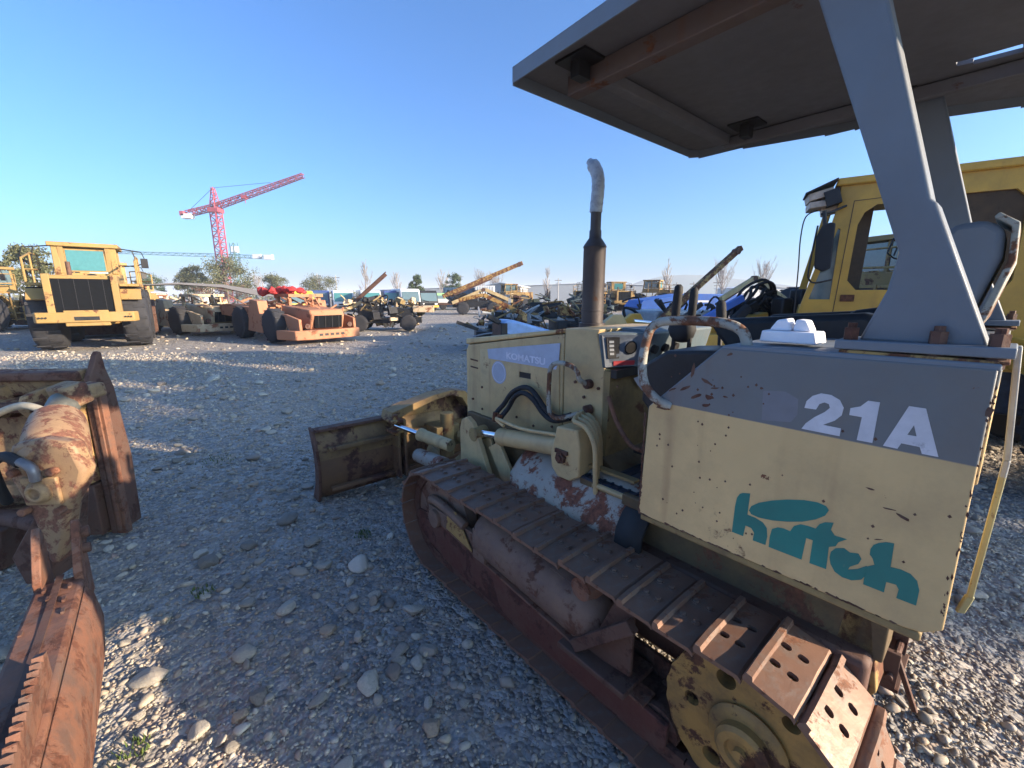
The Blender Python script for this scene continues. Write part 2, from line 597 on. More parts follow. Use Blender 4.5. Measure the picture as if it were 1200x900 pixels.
    for k in range(5):     # track rollers
        x = .62 + k * .31
        f = MB()
        f.rev((x, side * .59, .125), (x, side * .752, .125), [(0, .05), (0, .082), (.03, .082), (.032, .066), (.13, .066), (.132, .078), (.158, .078), (.158, .035)], 18)
        f.put('track_roller', rusty, dz)
    # sprocket with holes, teeth and final drive hub
    f = MB()
    teeth = []
    for k in range(23):
        a = 2 * PI * k / 23
        for da, r in ((-.085, .232), (-.045, .262), (.045, .262), (.085, .232)):
            teeth.append((SX + r * math.cos(a + da), .335 + r * math.sin(a + da)))
    f.prism(teeth, *Y(.685, .72))
    f.prism([(SX + (.266 + .0025 * math.sin(k * PI * 24 / 72)) * math.cos(2 * PI * k / 144), .335 + (.266 + .0025 * math.sin(k * PI * 24 / 72)) * math.sin(2 * PI * k / 144)) for k in range(144)], *Y(.7205, .752))
    sp = f.put('sprocket', sprock_m, dz)
    c = MB()
    for k in range(6):
        a = R(3) + k * PI / 3
        c.cyl((SX + .178 * math.cos(a), .5 * side, .335 + .178 * math.sin(a)), (SX + .178 * math.cos(a), .9 * side, .335 + .178 * math.sin(a)), .030 if k % 2 else .024, n=20)
    cut(sp, c)
    f = MB()
    f.rev((SX, side * .60, .335), (SX, side * .86, .335), [(0, .12), (.085, .12), (.085, .10), (.150, .10), (.155, .112), (.165, .115), (.175, .105), (.18, .078), (.205, .078), (.215, .066), (.215, .045), (.205, .04), (.205, .02), (.222, .018)], 36)
    f.put('final_drive_hub', sprock_m, dz)
    f = MB()
    for k in range(8):
        a = k * PI / 4 + .2
        pass
    pass

# --- body, hood
f = MB()
f.prism([(2.34, .40), (2.40, .62), (2.39, .86), (1.22, .86), (1.0, .72), (.12, .72), (.12, .42), (.4, .34), (2.1, .34)], -.33, .33)
f.put('main_frame', frame_m, dz, bevel=.006)
f = MB()   # belly side rail above the track
f.box(.10, 1.25, .33, .47, .60, .80)
f.box(.10, 1.25, -.47, -.33, .60, .80)
f.bar((.98, .50, .80), (.10, .50, .80), .03, .05)
f.put('side_rail', frame_m, dz, bevel=.006)
MB().box(.12, 1.15, .34, .535, .22, .62).box(.12, 1.15, -.535, -.34, .22, .62).put('final_drive_housing', rusty, dz, bevel=.02)
MB().prism([(1.15, .30), (2.2, .30), (2.2, .40), (1.15, .58)], .335, .45).put('inner_guard', rusty, dz)
f = MB()
f.prism([(.23, .44), (.20, .78), (.15, .80), (.10, .50), (.16, .40)], .36, .47)
f.put('rear_frame_plate', rust_yellow, dz, bevel=.004)
hood = MB()
hood.prism([(2.41, .80), (2.415, 1.318), (1.53, 1.452), (1.535, .80)], -.298, .298)
hood = hood.put('hood', cream, dz, bevel=.006)
MB().prism([(2.43, 1.322), (2.43, 1.362), (1.53, 1.478), (1.53, 1.456)], -.303, .303).put('hood_top', cream, dz, bevel=.008)
f = MB()
f.prism([(1.524, 1.482), (1.524, .80), (1.262, .80), (1.262, 1.297), (1.312, 1.464), (1.30, 1.488)], -.30, .30)
cowl = f.put('cowl', cream, dz, bevel=.007)
f = MB()
f.prism([(2.27, .84), (2.27, 1.30), (1.56, 1.40), (1.545, .84)], .2975, .3035)
dr = f.put('engine_side_panel', cream, dz, bevel=.003)
c = MB().prism([(1.778, 1.173), (1.778, 1.208), (1.88, 1.206), (1.88, 1.171)], .2, .4)
cut(dr, c)
MB().prism([(1.77, 1.165), (1.77, 1.215), (1.888, 1.215), (1.888, 1.165)], .2985, .2992).put('latch_recess', black_m, dz)
for z in (1.165, 1.215):
    MB().prism([(2.30, z), (2.385, z + .004), (2.385, z + .014), (2.30, z + .010)], .297, .3005).put('louvre_slot', rusty, dz)
f = MB().prism([(2.1867, 1.3114), (1.5515, 1.4025), (1.5583, 1.3048), (1.5781, 1.2568), (1.6021, 1.2555), (2.1759, 1.2515)], .3038, .3046)
de = f.put('maker_decal', decal_m, dz)
cols = ((-1, 0, 0), (0, 0, 1), (0, 1, 0))
txt('decal_word', 'KOMATSU', decal_lt, de, (1.999, .3048, 1.272), cols, .053, bold=.0016, sx=1.37)
txt('decal_word', 'SERIES', decal_lt, de, (2.00, .3048, 1.333), cols, .030, bold=.0004, sx=1.5) if False else None
f = MB()
f.cyl((2.072, .3036, 1.174), (2.072, .3044, 1.174), .072, n=36)
rs = f.put('round_sticker', decal_m, dz)
f = MB()
for k in range(36):
    a, b = 2 * PI * k / 36, 2 * PI * (k + 1) / 36
    f.add([(2.072 + r * math.cos(q), .3047, 1.174 + r * math.sin(q)) for q, r in ((a, .060), (b, .060), (b, .064), (a, .064))], [(0, 1, 2, 3)])
f.put('sticker_ring', decal_lt, rs)
# front radiator guard nose
MB().prism([(2.415, .70), (2.46, .72), (2.455, 1.28), (2.415, 1.33)], -.285, .285).put('radiator_guard', cream, dz, bevel=.008)
for k in range(9):
    MB().box(2.455, 2.462, -.24, .24, .80 + k * .055, .82 + k * .055).put('grille_slat', black_m, dz)
# bolts on the hood side
f = MB()
for x, z in ((2.25, 1.05), (2.25, .90), (1.44, 1.21), (1.38, 1.14), (1.60, .93), (1.75, .9), (1.9, .92), (1.29, 1.2), (1.29, .95), (2.36, .95)):
    f.cyl((x, .296, z), (x, .309, z), .008, n=8)
f.put('hood_bolts', rusty, dz)
# exhaust
f = MB()
f.rev((1.59, 0, 1.46), (1.59, 0, 2.0), [(0, .075), (.035, .075), (.036, .062), (.10, .062), (.101, .065), (.108, .065), (.109, .062), (.445, .062), (.452, .065), (.46, .062), (.485, .045), (.50, .034), (.54, .033)], 28)
ex = f.put('exhaust_muffler', exh_m, dz, smooth=40)
f = MB()
f.tube([(1.59, 0, 1.98), (1.59, 0, 2.12)], .029, 18, 0)
f.put('exhaust_pipe', exh_m, ex, smooth=60)
f = MB()
r2 = random.Random(3)
f.tube([(1.592, 0, 2.095), (1.589, 0, 2.14), (1.584, 0, 2.19), (1.583, 0, 2.24), (1.59, 0, 2.285), (1.615, 0, 2.33), (1.65, .0, 2.365)], lambda t: (.035 + .0012 * math.sin(t * 47)) * (1 if t < .93 else .55), 16, 3)
f.put('plastic_wrap', clear_m, ex, smooth=60, label='grey plastic sheet taped over the exhaust outlet')
# hood grab handle
f = MB()
f.tube([(1.345, .30, 1.215), (1.35, .33, 1.22), (1.352, .375, 1.245), (1.36, .385, 1.285), (1.41, .39, 1.312), (1.49, .39, 1.312), (1.535, .39, 1.28), (1.545, .39, 1.20), (1.545, .39, 1.09), (1.53, .39, 1.035), (1.48, .385, 1.02), (1.40, .35, 1.05), (1.33, .30, 1.085)], .0125, 10, 4)
h = f.put('grab_handle', chipped_mix, dz, smooth=60)
MB().cyl((1.345, .298, 1.215), (1.345, .335, 1.215), .024, n=14).put('handle_boss', rusty, h, bevel=.004)
MB().cyl((1.33, .298, 1.088), (1.35, .335, 1.08), .024, n=14).put('handle_boss', rusty, h, bevel=.004)
# blade lift cylinder, its trunnion bracket and hoses
f = MB()
f.rev((1.90, .43, .822), (1.40, .43, .895), [(0, .035), (0, .052), (.02, .055), (.03, .05), (.46, .05), (.47, .056), (.50, .056), (.505, .03)], 22)
lc = f.put('lift_cylinder', cream, dz, smooth=45)
MB().cyl((2.14, .43, .79), (1.88, .43, .826), .022, n=16).put('chrome_rod', chrome, lc, smooth=60)
f = MB()
f.cyl((2.12, .38, .79), (2.12, .48, .79), .045, n=18)
f.put('rod_eye', cream_low, lc, bevel=.003)
f = MB()
f.prism([(1.42, .80), (1.43, .86), (1.39, 1.02), (1.26, 1.03), (1.24, .94), (1.24, .80), (1.30, .76), (1.38, .76)], .36, .49)
tb = f.put('cylinder_bracket', cream, dz, bevel=.008)
f = MB()
f.cyl((1.35, .49, .87), (1.35, .51, .87), .03, n=6)
f.cyl((1.35, .49, .87), (1.35, .522, .87), .016, n=10)
f.bar((1.39, .495, .90), (1.31, .495, .90), .014, .02)
f.put('pivot_pin', rusty, tb)
for k in range(4):
    f = MB()
    y = .33 + .045 * k
    f.tube([(1.42 - .02 * k, .32, 1.04 + .01 * k), (1.36 - .02 * k, y, 1.065), (1.285 - .022 * k, y + .01, 1.05), (1.235 - .026 * k, y + .02, .98), (1.225 - .026 * k, y + .02, .86), (1.225 - .026 * k, y + .01, .74)], .0125, 8, 4)
    f.put('hydraulic_pipe', cream, dz, smooth=60)
f = MB()
f.tube([(1.86, .44, .90), (1.93, .44, .93), (1.70, .45, .925), (1.45, .45, .955), (1.40, .43, .95)], .010, 8, 4)
f.put('cylinder_pipe', cream, dz, smooth=60)
for k, q in enumerate(([(1.975, .42, .90), (1.975, .40, .95), (1.955, .36, 1.0), (1.892, .35, 1.08), (1.80, .35, 1.128), (1.73, .35, 1.13), (1.66, .36, 1.095), (1.58, .36, 1.03), (1.50, .36, 1.015), (1.42, .35, 1.045)],
                       [(1.92, .43, .90), (1.915, .41, .94), (1.90, .37, .99), (1.85, .37, 1.06), (1.79, .37, 1.10), (1.73, .37, 1.10), (1.67, .37, 1.07), (1.60, .37, 1.015), (1.52, .37, .995), (1.42, .36, 1.03)])):
    f = MB()
    f.tube(q, .0145, 10, 4)
    ho = f.put('hydraulic_hose', dark_rub, dz, smooth=60)
    f = MB()
    f.cyl(q[0], (q[0][0] - .004, q[0][1] - .01, q[0][2] + .055), .017, n=8)
    f.put('hose_fitting', rust_yellow, ho)
# slanted lug plates in front of the cylinder
f = MB()
f.prism([(2.27, .80), (2.25, .86), (2.19, .89), (2.13, .86), (2.08, .78), (1.93, .50), (1.98, .40), (2.27, .40)], .44, .475)
f.prism([(2.20, .70), (2.17, .80), (2.07, .78), (1.90, .50), (1.96, .38), (2.2, .38)], .37, .39)
f.put('blade_frame_lug', cream, dz, bevel=.005)
MB().prism([(2.03, .72), (1.93, .78), (1.72, .50), (1.83, .44)], .40, .425).put('lug_plate', cream, dz, bevel=.004)

# --- cover plate over the track inner side, step, floor
f = MB()
sec = [(.36, .83), (.41, .815), (.46, .775), (.51, .72), (.545, .66), (.555, .60)]
vs = []
for x, dzz in ((1.72, -.045), (1.68, -.02), (1.3, 0), (1.0, .005), (.93, .0)):
    for (y, z) in sec:
        vs.append((x - (.04 * (z < .7)) * (x > 1.6) + (.10 * (y - .4)) * (x < 1.1) , y, z + dzz))
n = len(sec)
fs = [(i * n + j, i * n + j + 1, (i + 1) * n + j + 1, (i + 1) * n + j) for i in range(4) for j in range(n - 1)]
f.add(vs, fs)
o = f.put('track_cover', white_rust, dz, label='curved off-white track cover with rust patches')
sm = o.modifiers.new('thick', 'SOLIDIFY')
sm.thickness = .008
f = MB()
f.bar((1.62, .405, .842), (.98, .405, .845), .04, .012)
f.put('cover_strip', cream_low, dz)
f = MB()
f.prism([(1.245, .805), (.80, .805), (.80, .79), (1.245, .79)], -.42, .47)
f.put('floor_mat', navy_m, dz, bevel=.003)
f = MB()
for k in range(9):
    f.box(1.23 - k * .045 - .012, 1.23 - k * .045, -.40, .46, .8052, .809)
f.put('mat_ribs', navy_m, dz)
f = MB()
f.tube([(1.16, .475, .79), (.96, .475, .79)], .013, 8, 0)
f.box(.90, 1.18, .44, .47, .70, .785)
f.put('step_edge', cream, dz)
f = MB()   # black curved rubber flap
sec = [(.40, .81), (.46, .80), (.53, .76), (.575, .70), (.585, .62)]
vs = [(x, y, z) for x in (.96, .84) for (y, z) in sec]
f.add(vs, [(j, j + 1, j + 6, j + 5) for j in range(4)])
o = f.put('rubber_flap', dark_rub, dz)
sm = o.modifiers.new('thick', 'SOLIDIFY')
sm.thickness = .02

# --- dashboard
f = MB()
f.prism([(1.300, 1.49), (1.20, 1.488), (1.145, 1.47), (1.185, 1.305), (1.262, 1.297)], -.55, .13)
f.add([(1.30, .318, 1.475), (1.145, .13, 1.475), (1.30, .13, 1.475), (1.268, .312, 1.30), (1.185, .13, 1.30), (1.268, .13, 1.30)], [(0, 1, 2), (5, 4, 3), (0, 3, 4, 1), (1, 4, 5, 2), (2, 5, 3, 0)])
da = f.put('dashboard', dash_m, dz, bevel=.01)


def on_dash(y, t):   # point on the rear face of the dash, t from bottom 0 to top 1
    s = (y - .13) / .185        # .13 .. .315 runs along the angled gauge pod
    if s >= 0:
        return Vector((1.185 + .083 * s, .13 + .182 * s, 1.30)).lerp(Vector((1.145 + .155 * s, .13 + .188 * s, 1.475)), t)
    return Vector((1.185 - .04 * t, y, 1.305 + .165 * t))


PN = (on_dash(.315, 0) - on_dash(.13, 0)).cross(on_dash(.13, 1) - on_dash(.13, 0)).normalized()
if PN.x > 0:
    PN = -PN


def dash_plate(name, mat, y0, y1, t0, t1, lift=.004, parent=da):
    nrm = PN
    a, b, c, d = on_dash(y0, t0), on_dash(y1, t0), on_dash(y1, t1), on_dash(y0, t1)
    q = [a, b, c, d]
    m = MB().add([p - nrm * .0 for p in q] + [p + nrm * lift for p in q], [(0, 1, 2, 3), (7, 6, 5, 4), (0, 4, 5, 1), (1, 5, 6, 2), (2, 6, 7, 3), (3, 7, 4, 0)])
    return m.put(name, mat, parent)


gp = plain('gauge_panel', (.10, .12, .15), .5)
dash_plate('gauge_panel', gp, .30, .14, .06, .94, .006)
dash_plate('gauge_cluster', black_m, .285, .235, .30, .88, .010)
for k in range(4):
    dash_plate('gauge_label', steel_g, .276, .258, .40 + k * .11, .46 + k * .11, .0115)
dash_plate('red_label', plain('red_label', (.32, .03, .04), .5), .26, .16, .10, .22, .009)
nrm = PN
p = on_dash(.19, .60)
MB().cyl(p, p + nrm * .014, .034, n=24).put('round_gauge', chrome, da)
MB().cyl(p + nrm * .0141, p + nrm * .015, .027, n=24).put('gauge_face', black_m, da)
nrm = Vector((-.165, 0, -.04)).normalized()
for y in (.04, -.06, -.16):
    p = on_dash(y, .5)
    MB().cyl(p, p + nrm * .02, .022, n=16).put('dash_switch', black_m, da)
# firewall below with plates and pedals
f = MB()
f.prism([(1.262, 1.29), (1.262, .80), (1.235, .80), (1.225, 1.29)], -.42, .30)
f.put('firewall', cream_low, dz)
MB().prism([(1.222, 1.262), (1.222, 1.302), (1.19, 1.302), (1.19, 1.262)], -.4, .3).put('dash_gap_shade', black_m, dz)  # black strip painted in for the shaded gap below the dash
MB().tube([(1.23, .30, 1.17), (1.17, .31, 1.06), (1.08, .32, .97), (1.02, .30, .95)], .011, 8, 4).put('decelerator_rod', rust_bright, dz, smooth=60)
MB().add([(1.215, .12, 1.24), (1.215, .02, 1.25), (1.215, .05, 1.22), (1.215, .03, 1.16), (1.215, .08, 1.20)], [(0, 1, 2, 3, 4)]).put('torn_sheet', decal_lt, dz)
for y in (.12, -.1):
    MB().box(1.10, 1.16, y - .05, y + .05, .87, .885).put('foot_pedal', black_m, dz, bevel=.003)
# levers
for (x, y, z0, z1, lx, r) in ((1.07, .02, 1.40, 1.70, .03, .020), (.99, .02, 1.40, 1.685, .02, .018), (.83, .05, 1.38, 1.63, -.07, .020)):
    f = MB()
    f.tube([(x + lx * 1.5, y, z0 - .25), (x, y, z0), (x - lx * .1, y, z0 + .1)], .010, 8, 0)
    lv = f.put('control_lever', black_m, dz)
    MB().rev((x, y, z1 - .155), (x - lx * .25, y, z1), [(0, .012), (.01, r), (.12, r * 1.05), (.145, r * .95), (.155, r * .5)], 14).put('lever_grip', dark_rub, lv, smooth=60)
MB().blob((1.03, .02, 1.49), (.13, .10, .13), 2, .06, 4).put('lever_boot', dark_rub, dz, smooth=60)

# --- left fender / tank box with the lettered side panel
f = MB()
f.prism([(.738, 1.295), (.5256, 1.506), (.008, 1.512), (.0, .942), (.03, .918), (.06, .912), (.7507, .912), (.7462, 1.04)], .735, .751)
sp = f.put('side_panel', panel_m, dz, bevel=.004)
f = MB()
f.prism([(.742, 1.28), (.735, 1.30), (.52, 1.514), (.40, 1.518), (.004, 1.522), (.004, 1.508), (.515, 1.500), (.722, 1.292), (.728, 1.275)], .34, .748)
f.put('fender_top', grey_m, dz, bevel=.004)
f = MB()
f.prism([(.746, .912), (.03, .912), (.03, .888), (.746, .888)], .53, .746)
f.put('fender_base', cream_low, dz, bevel=.006)
f = MB()
f.box(.735, .747, .36, .735, .90, 1.28)
f.box(.012, .024, .36, .735, .92, 1.50)
f.put('fender_end_plate', cream, dz)
f = MB()
f.prism([(.755, 1.262), (.535, 1.478), (.535, 1.50), (.767, 1.272)], .54, .70)
f.put('fender_edge_rubber', dark_rub, dz)
f = MB()
f.prism([(.89, 1.26), (.88, 1.40), (.80, 1.455), (.50, 1.485), (.50, 1.1), (.74, 1.1)], .30, .56)
f.put('armrest_console', black_m, dz, bevel=.012)
Y0, Y1 = .7514, .7522
TWO = [(.3086,1.377),(.306,1.3949),(.2953,1.4098),(.2789,1.419),(.2584,1.4184),(.2406,1.4093),(.2313,1.3926),(.2328,1.3737),(.2441,1.3586),(.266,1.343),(.2304,1.3425),(.2304,1.3232),(.3084,1.3232),(.3011,1.3391),(.2854,1.358),(.2665,1.3749),(.2572,1.3874),(.2606,1.3959),(.2694,1.3984),(.2791,1.3923),(.2843,1.3776)]
ONE = [(.1896,1.4174),(.1689,1.4177),(.1696,1.323),(.1979,1.3225),(.1955,1.3778),(.2188,1.3779),(.2187,1.3943),(.2014,1.4018)]
AO = [(.1211,1.4186),(.0945,1.4184),(.062,1.3213),(.087,1.3210),(.0923,1.3347),(.1218,1.3351),(.1264,1.3213),(.1509,1.3216)]
AI = [(.1075,1.3794),(.1002,1.3562),(.1151,1.3562)]
GH = [(.4056,1.4038),(.3545,1.4102),(.3244,1.3958),(.3217,1.3567),(.3341,1.3338),(.4011,1.3245)]
H1 = [(.4331,1.1008),(.426,1.1063),(.4066,1.1118),(.4072,1.0474),(.3874,1.047),(.3674,1.0413),(.3556,1.0294),(.3516,1.0057),(.3534,.9791),(.3859,.9781),(.385,1.0019),(.3936,1.0126),(.4087,1.0135),(.4118,.9791),(.4426,.9788),(.4418,1.0596),(.4394,1.0869)]
ELL = [(.4048,1.0617),(.4003,1.0761),(.3827,1.0933),(.3517,1.1119),(.3176,1.1278),(.2806,1.1404),(.2527,1.145),(.2345,1.142),(.2277,1.1336),(.2334,1.1171),(.2511,1.0993),(.2778,1.0816),(.3106,1.0674),(.3455,1.0563),(.3781,1.051),(.3979,1.053)]
AT = [(.3429,1.0323),(.3302,1.0424),(.317,1.0455),(.3013,1.0442),(.2947,1.0619),(.281,1.0732),(.2645,1.0752),(.2482,1.0755),(.2419,1.0903),(.2313,1.1),(.2145,1.1058),(.2178,1.0855),(.2086,1.0743),(.1843,1.0754),(.1993,1.0608),(.2034,1.0475),(.2159,1.0399),(.2143,.9792),(.2499,.9777),(.2502,1.0419),(.2646,1.0416),(.2676,.9783),(.3452,.9773),(.3458,1.0084)]
CC = [(.2107,1.0294),(.2027,1.0427),(.1867,1.0505),(.1748,1.0447),(.1592,1.05),(.1516,1.0388),(.1558,1.0241),(.1702,1.0089),(.1727,.9998),(.1558,1.0104),(.1402,1.0273),(.1387,1.003),(.1456,.9876),(.1623,.9762),(.1808,.9747),(.197,.9816),(.2075,.9971),(.2115,1.0134)]
H2 = [(.1281,1.0921),(.1158,1.1004),(.1016,1.1038),(.1,1.045),(.0826,1.0481),(.0664,1.0459),(.0541,1.0353),(.0476,1.0154),(.0475,.9774),(.0808,.9766),(.0797,.9992),(.0851,1.0082),(.1023,1.0058),(.1026,.9784),(.1407,.9781),(.1415,1.0241),(.1275,1.0364),(.1328,1.0508),(.1389,1.0576),(.1392,1.0722),(.1355,1.0837)]
for nm, pl in (('number_two', TWO), ('number_one', ONE)):
    MB().prism(pl, Y0, Y1).put(nm, num_m, sp, smooth=0)
a_ = MB().prism(AO, Y0, Y1).put('letter_a', num_m, sp, smooth=0)
cut(a_, MB().prism(AI, .7, .8))
MB().prism(GH, .7510, .7513).put('ghost_letter', ghost_m, sp, smooth=0)
for nm, pl in (('letter_h', H1), ('letter_dot', ELL), ('letters_at', AT), ('letter_c', CC), ('letter_h', H2)):
    MB().prism(pl, Y0, Y1).put(nm, teal_m, sp, smooth=0)
# rust blisters and scratches where the paint has flaked
fl = random.Random(11)
f = MB()
for (cx, cz, w, h, ang) in ((.60, 1.43, .012, .05, .1), (.555, 1.405, .04, .012, .5), (.53, 1.39, .03, .008, -.2), (.62, 1.375, .045, .010, -.55), (.58, 1.358, .04, .012, -.5), (.545, 1.36, .03, .016, .2), (.552, 1.335, .022, .014, 0),
                            (.70, 1.325, .04, .016, -.3), (.69, 1.30, .05, .014, .1), (.66, 1.365, .03, .007, -.5), (.50, 1.37, .022, .006, .1), (.50, 1.49, .02, .008, -.5), (.41, 1.41, .008, .008, 0), (.007, 1.43, .012, .03, 0), (.095, 1.17, .035, .008, .4), (.12, 1.18, .03, .005, -.1), (.16, 1.215, .018, .005, .1), (.13, 1.10, .02, .003, -.4)):
    k = 9
    pl = []
    for i in range(k):
        a = 2 * PI * i / k
        r = fl.uniform(.55, 1.1)
        x, z = w / 2 * r * math.cos(a), h / 2 * r * math.sin(a)
        pl.append((cx + x * math.cos(ang) - z * math.sin(ang), cz + x * math.sin(ang) + z * math.cos(ang)))
    f.prism(pl, .7508, .7516)
for k in range(60):
    x, z = fl.gauss(.55, .09) if k < 35 else fl.uniform(.02, .73), fl.uniform(.95, 1.48)
    w = fl.uniform(.0015, .0045)
    f.prism([(x - w, z), (x, z - w), (x + w, z), (x, z + w * 1.3)], .7508, .7515)
for k in range(150):    # chipped paint along the sheet's edges
    e = fl.random()
    if e < .35:
        x, z = .7495 - abs(fl.gauss(0, .002)) - .0 * e, fl.uniform(.92, 1.27)
        a_, b_ = fl.uniform(.0015, .005), fl.uniform(.004, .018)
    elif e < .75:
        x, z = fl.uniform(.07, .74), .9135 + abs(fl.gauss(0, .002))
        a_, b_ = fl.uniform(.004, .014), fl.uniform(.0012, .004)
    else:
        z = fl.uniform(.96, 1.50)
        x = .0035 + abs(fl.gauss(0, .0025))
        a_, b_ = fl.uniform(.0008, .0025), fl.uniform(.002, .009)
    f.prism([(x - a_, z), (x - a_ * .2, z - b_), (x + a_, z - b_ * .3), (x + a_ * .5, z + b_ * .8)], .7508, .7514)
f.put('rust_flake', rusty, sp, smooth=0)['kind'] = 'stuff'
# grab rail on the panel
f = MB()
f.tube([(.665, .745, 1.31), (.70, .765, 1.325), (.745, .77, 1.37), (.765, .76, 1.44), (.765, .735, 1.53), (.745, .72, 1.562), (.70, .71, 1.572), (.60, .71, 1.575), (.53, .71, 1.57), (.488, .71, 1.55), (.472, .71, 1.51)], .0145, 12, 4)
f.put('grab_rail', chipped_mix, dz, smooth=60)
# rear edge bar
f = MB()
f.bar((-.012, .50, 1.54), (-.035, .50, 1.28), .035, .012)
f.bar((-.035, .50, 1.28), (-.03, .50, .92), .030, .012)
f.bar((-.03, .50, .92), (-.02, .485, .86), .018, .01)
f.put('rear_edge_bar', paint('bar_paint', (.40, .36, .17), .35, 7, .5, split=(1.24, (.36, .38, .37))), dz, bevel=.003)
# right fender
f = MB()
f.prism([(.738, 1.295), (.5256, 1.506), (.008, 1.512), (.0, .942), (.06, .912), (.7507, .912)], -.751, -.36)
f.put('right_fender', panel_m, dz, bevel=.006)
# rear cross box and hitch
f = MB()
f.box(.02, .30, -.36, .36, .80, 1.36)
f.put('rear_tank', cream_low, dz, bevel=.01)
f = MB()
f.box(.08, .24, -.12, -.10, .28, .42)
f.box(.08, .24, .10, .12, .28, .42)
f.box(.07, .24, -.12, .12, .27, .285)
f.bar((.10, .10, .42), (.02, .12, .24), .012, .016)
f.cyl((.10, -.14, .33), (.10, .14, .33), .012, n=10)
f.put('drawbar', rusty, dz, bevel=.002)
# seat
f = MB()
f.box(.42, .86, -.25, .24, 1.14, 1.28)
f.put('seat_cushion', seat_m, dz, bevel=.03)
f = MB()
f.prism([(.76, 1.545), (.74, 1.562), (.30, 1.598), (.22, 1.58), (.22, 1.30), (.66, 1.42)], .24, .34)
f.prism([(.76, 1.545), (.74, 1.562), (.30, 1.598), (.22, 1.58), (.22, 1.30), (.66, 1.42)], -.34, -.24)
f.prism([(.34, 1.28), (.36, 1.60), (.25, 1.62), (.22, 1.28)], -.24, .24)
f.put('seat_back', seat_m, dz, bevel=.025)
f = MB()
f.prism([(.20, 1.62), (.215, 1.80), (.17, 1.865), (.10, 1.87), (.06, 1.84), (.055, 1.76), (.09, 1.60), (.12, 1.50), (.17, 1.50)], -.21, .03)
hr = f.put('headrest', grey_m, dz, bevel=.02)
f = MB()
f.prism([(.09, 1.875), (.05, 1.845), (.043, 1.75), (.08, 1.58), (.115, 1.49), (.10, 1.49), (.06, 1.58), (.028, 1.75), (.035, 1.855), (.08, 1.888)], -.215, .035)
f.put('headrest_trim', chipped_mix, hr, bevel=.004)

# --- roll-over posts and canopy
for s in (1, -1):
    f = MB()
    a, b = (.625, .712) if s == 1 else (-.712, -.625)
    prof = [(.232, 1.548), (.197, 1.66), (.188, 1.74), (.46, 2.452), (.335, 2.452), (.152, 1.845), (.142, 1.835), (.026, 1.548)]
    f.prism(prof, a, b)
    po = f.put('canopy_post', grey_m, dz, bevel=.006)
    f = MB()
    f.prism([(.27, 1.527), (-.01, 1.532), (-.01, 1.553), (.27, 1.549)], a - .02, b + .03)
    f.put('post_flange', grey_m, po, bevel=.003)
    f = MB()
    f.prism([(.26, 1.517), (-.005, 1.52), (-.005, 1.5265), (.26, 1.5265)], a - .02, b + .03)
    f.put('post_shim', rust_yellow, po, bevel=.002)
    for x in (.245, .10, .015):
        for yy in ((b + .010) if s == 1 else (a - .010),):
            g = MB()
            g.cyl((x, yy, 1.51), (x, yy, 1.577), .015, n=6)
            g.cyl((x, yy, 1.51), (x, yy, 1.588), .009, n=8)
            g.put('flange_bolt', rusty, po)
outline = [(1.40, .765), (1.405, -.60), (1.37, -.655), (1.13, -.675), (.78, -.79), (.66, -.81), (.56, -.775), (.42, -.89), (.13, -1.03), (-.55, -1.05), (-.55, .88), (.13, .87)]
f = MB()
f.prism(outline, 2.485, 2.50, 'z')
ca = f.put('canopy', grey_dark, dz)
cut(ca, MB().prism([(.13, -.50), (.25, -.49), (.25, -.47), (.29, -.46), (.29, -.42), (.25, -.425), (.13, -.425)], 2.4, 2.6, 'z'))
f = MB()
n = len(outline)
for i in range(n):
    p, q = outline[i], outline[(i + 1) % n]
    f.bar((p[0], p[1], 2.468), (q[0], q[1], 2.475), .006, .055)
f.put('canopy_skirt', grey_m, ca)
MB().bar((1.28, .56, 2.448), (-.5, .60, 2.448), .055, .07).put('canopy_beam', rust_bright if False else paint('beam_paint', (.12, .09, .085), .3, 4, .7), ca, bevel=.004)
MB().bar((1.18, -.57, 2.455), (-.5, -.57, 2.455), .04, .05).put('canopy_beam', grey_dark, ca, bevel=.004)
MB().bar((1.16, .53, 2.458), (1.16, -.52, 2.458), .05, .045).put('cross_beam', grey_dark, ca, bevel=.004)
for x, y in ((1.17, .64), (1.02, -.44), (.48, .62), (.48, -.60)):
    MB().box(x - .07, x + .07, y - .06, y + .06, 2.476, 2.4845).put('mount_pad', black_m, ca)
    MB().box(x - .02, x + .02, y - .03, y + .03, 2.42, 2.476).put('mount_lug', black_m, ca)

# --- blade and push frame
prof_b = [(3.53, .60), (3.50, .60), (3.445, .52), (3.415, .40), (3.41, .28), (3.43, .15), (3.49, .03), (3.53, -.0), (3.57, .0), (3.52, .06), (3.455, .17), (3.435, .29), (3.44, .40), (3.47, .51)]
f = MB()
f.prism(prof_b, -1.05, 1.05, 'y')
bl_m = paint('blade_paint', (.22, .12, .06), .5, 2.2, .6, dirt=(.13, .075, .05), dirt_amt=.95, rustcol=(.085, .04, .03), split=(.36, (.30, .19, .075)))
bl = f.put('blade', bl_m, dz, bevel=.004)
for s in (1, -1):
    f = MB()
    f.prism([(3.56, .615), (3.47, .60), (3.42, .50), (3.385, .38), (3.385, .24), (3.42, .10), (3.47, .0), (3.60, .0), (3.50, .16), (3.47, .3), (3.48, .42), (3.52, .53)], min(s * 1.05, s * 1.072), max(s * 1.05, s * 1.072))
    f.put('end_bit', rusty, bl, bevel=.003)
for a, b in ((.47, 1.05), (-1.05, -.47)):    # top rail: rusty outer lengths, raised middle
    MB().box(3.44, 3.53, a, b, .588, .612).put('blade_rim', rusty, bl, bevel=.004)
f = MB()
f.prism([(.50, .58), (.47, .68), (.30, .72), (-.30, .72), (-.47, .68), (-.50, .58)], 3.46, 3.49, 'x')
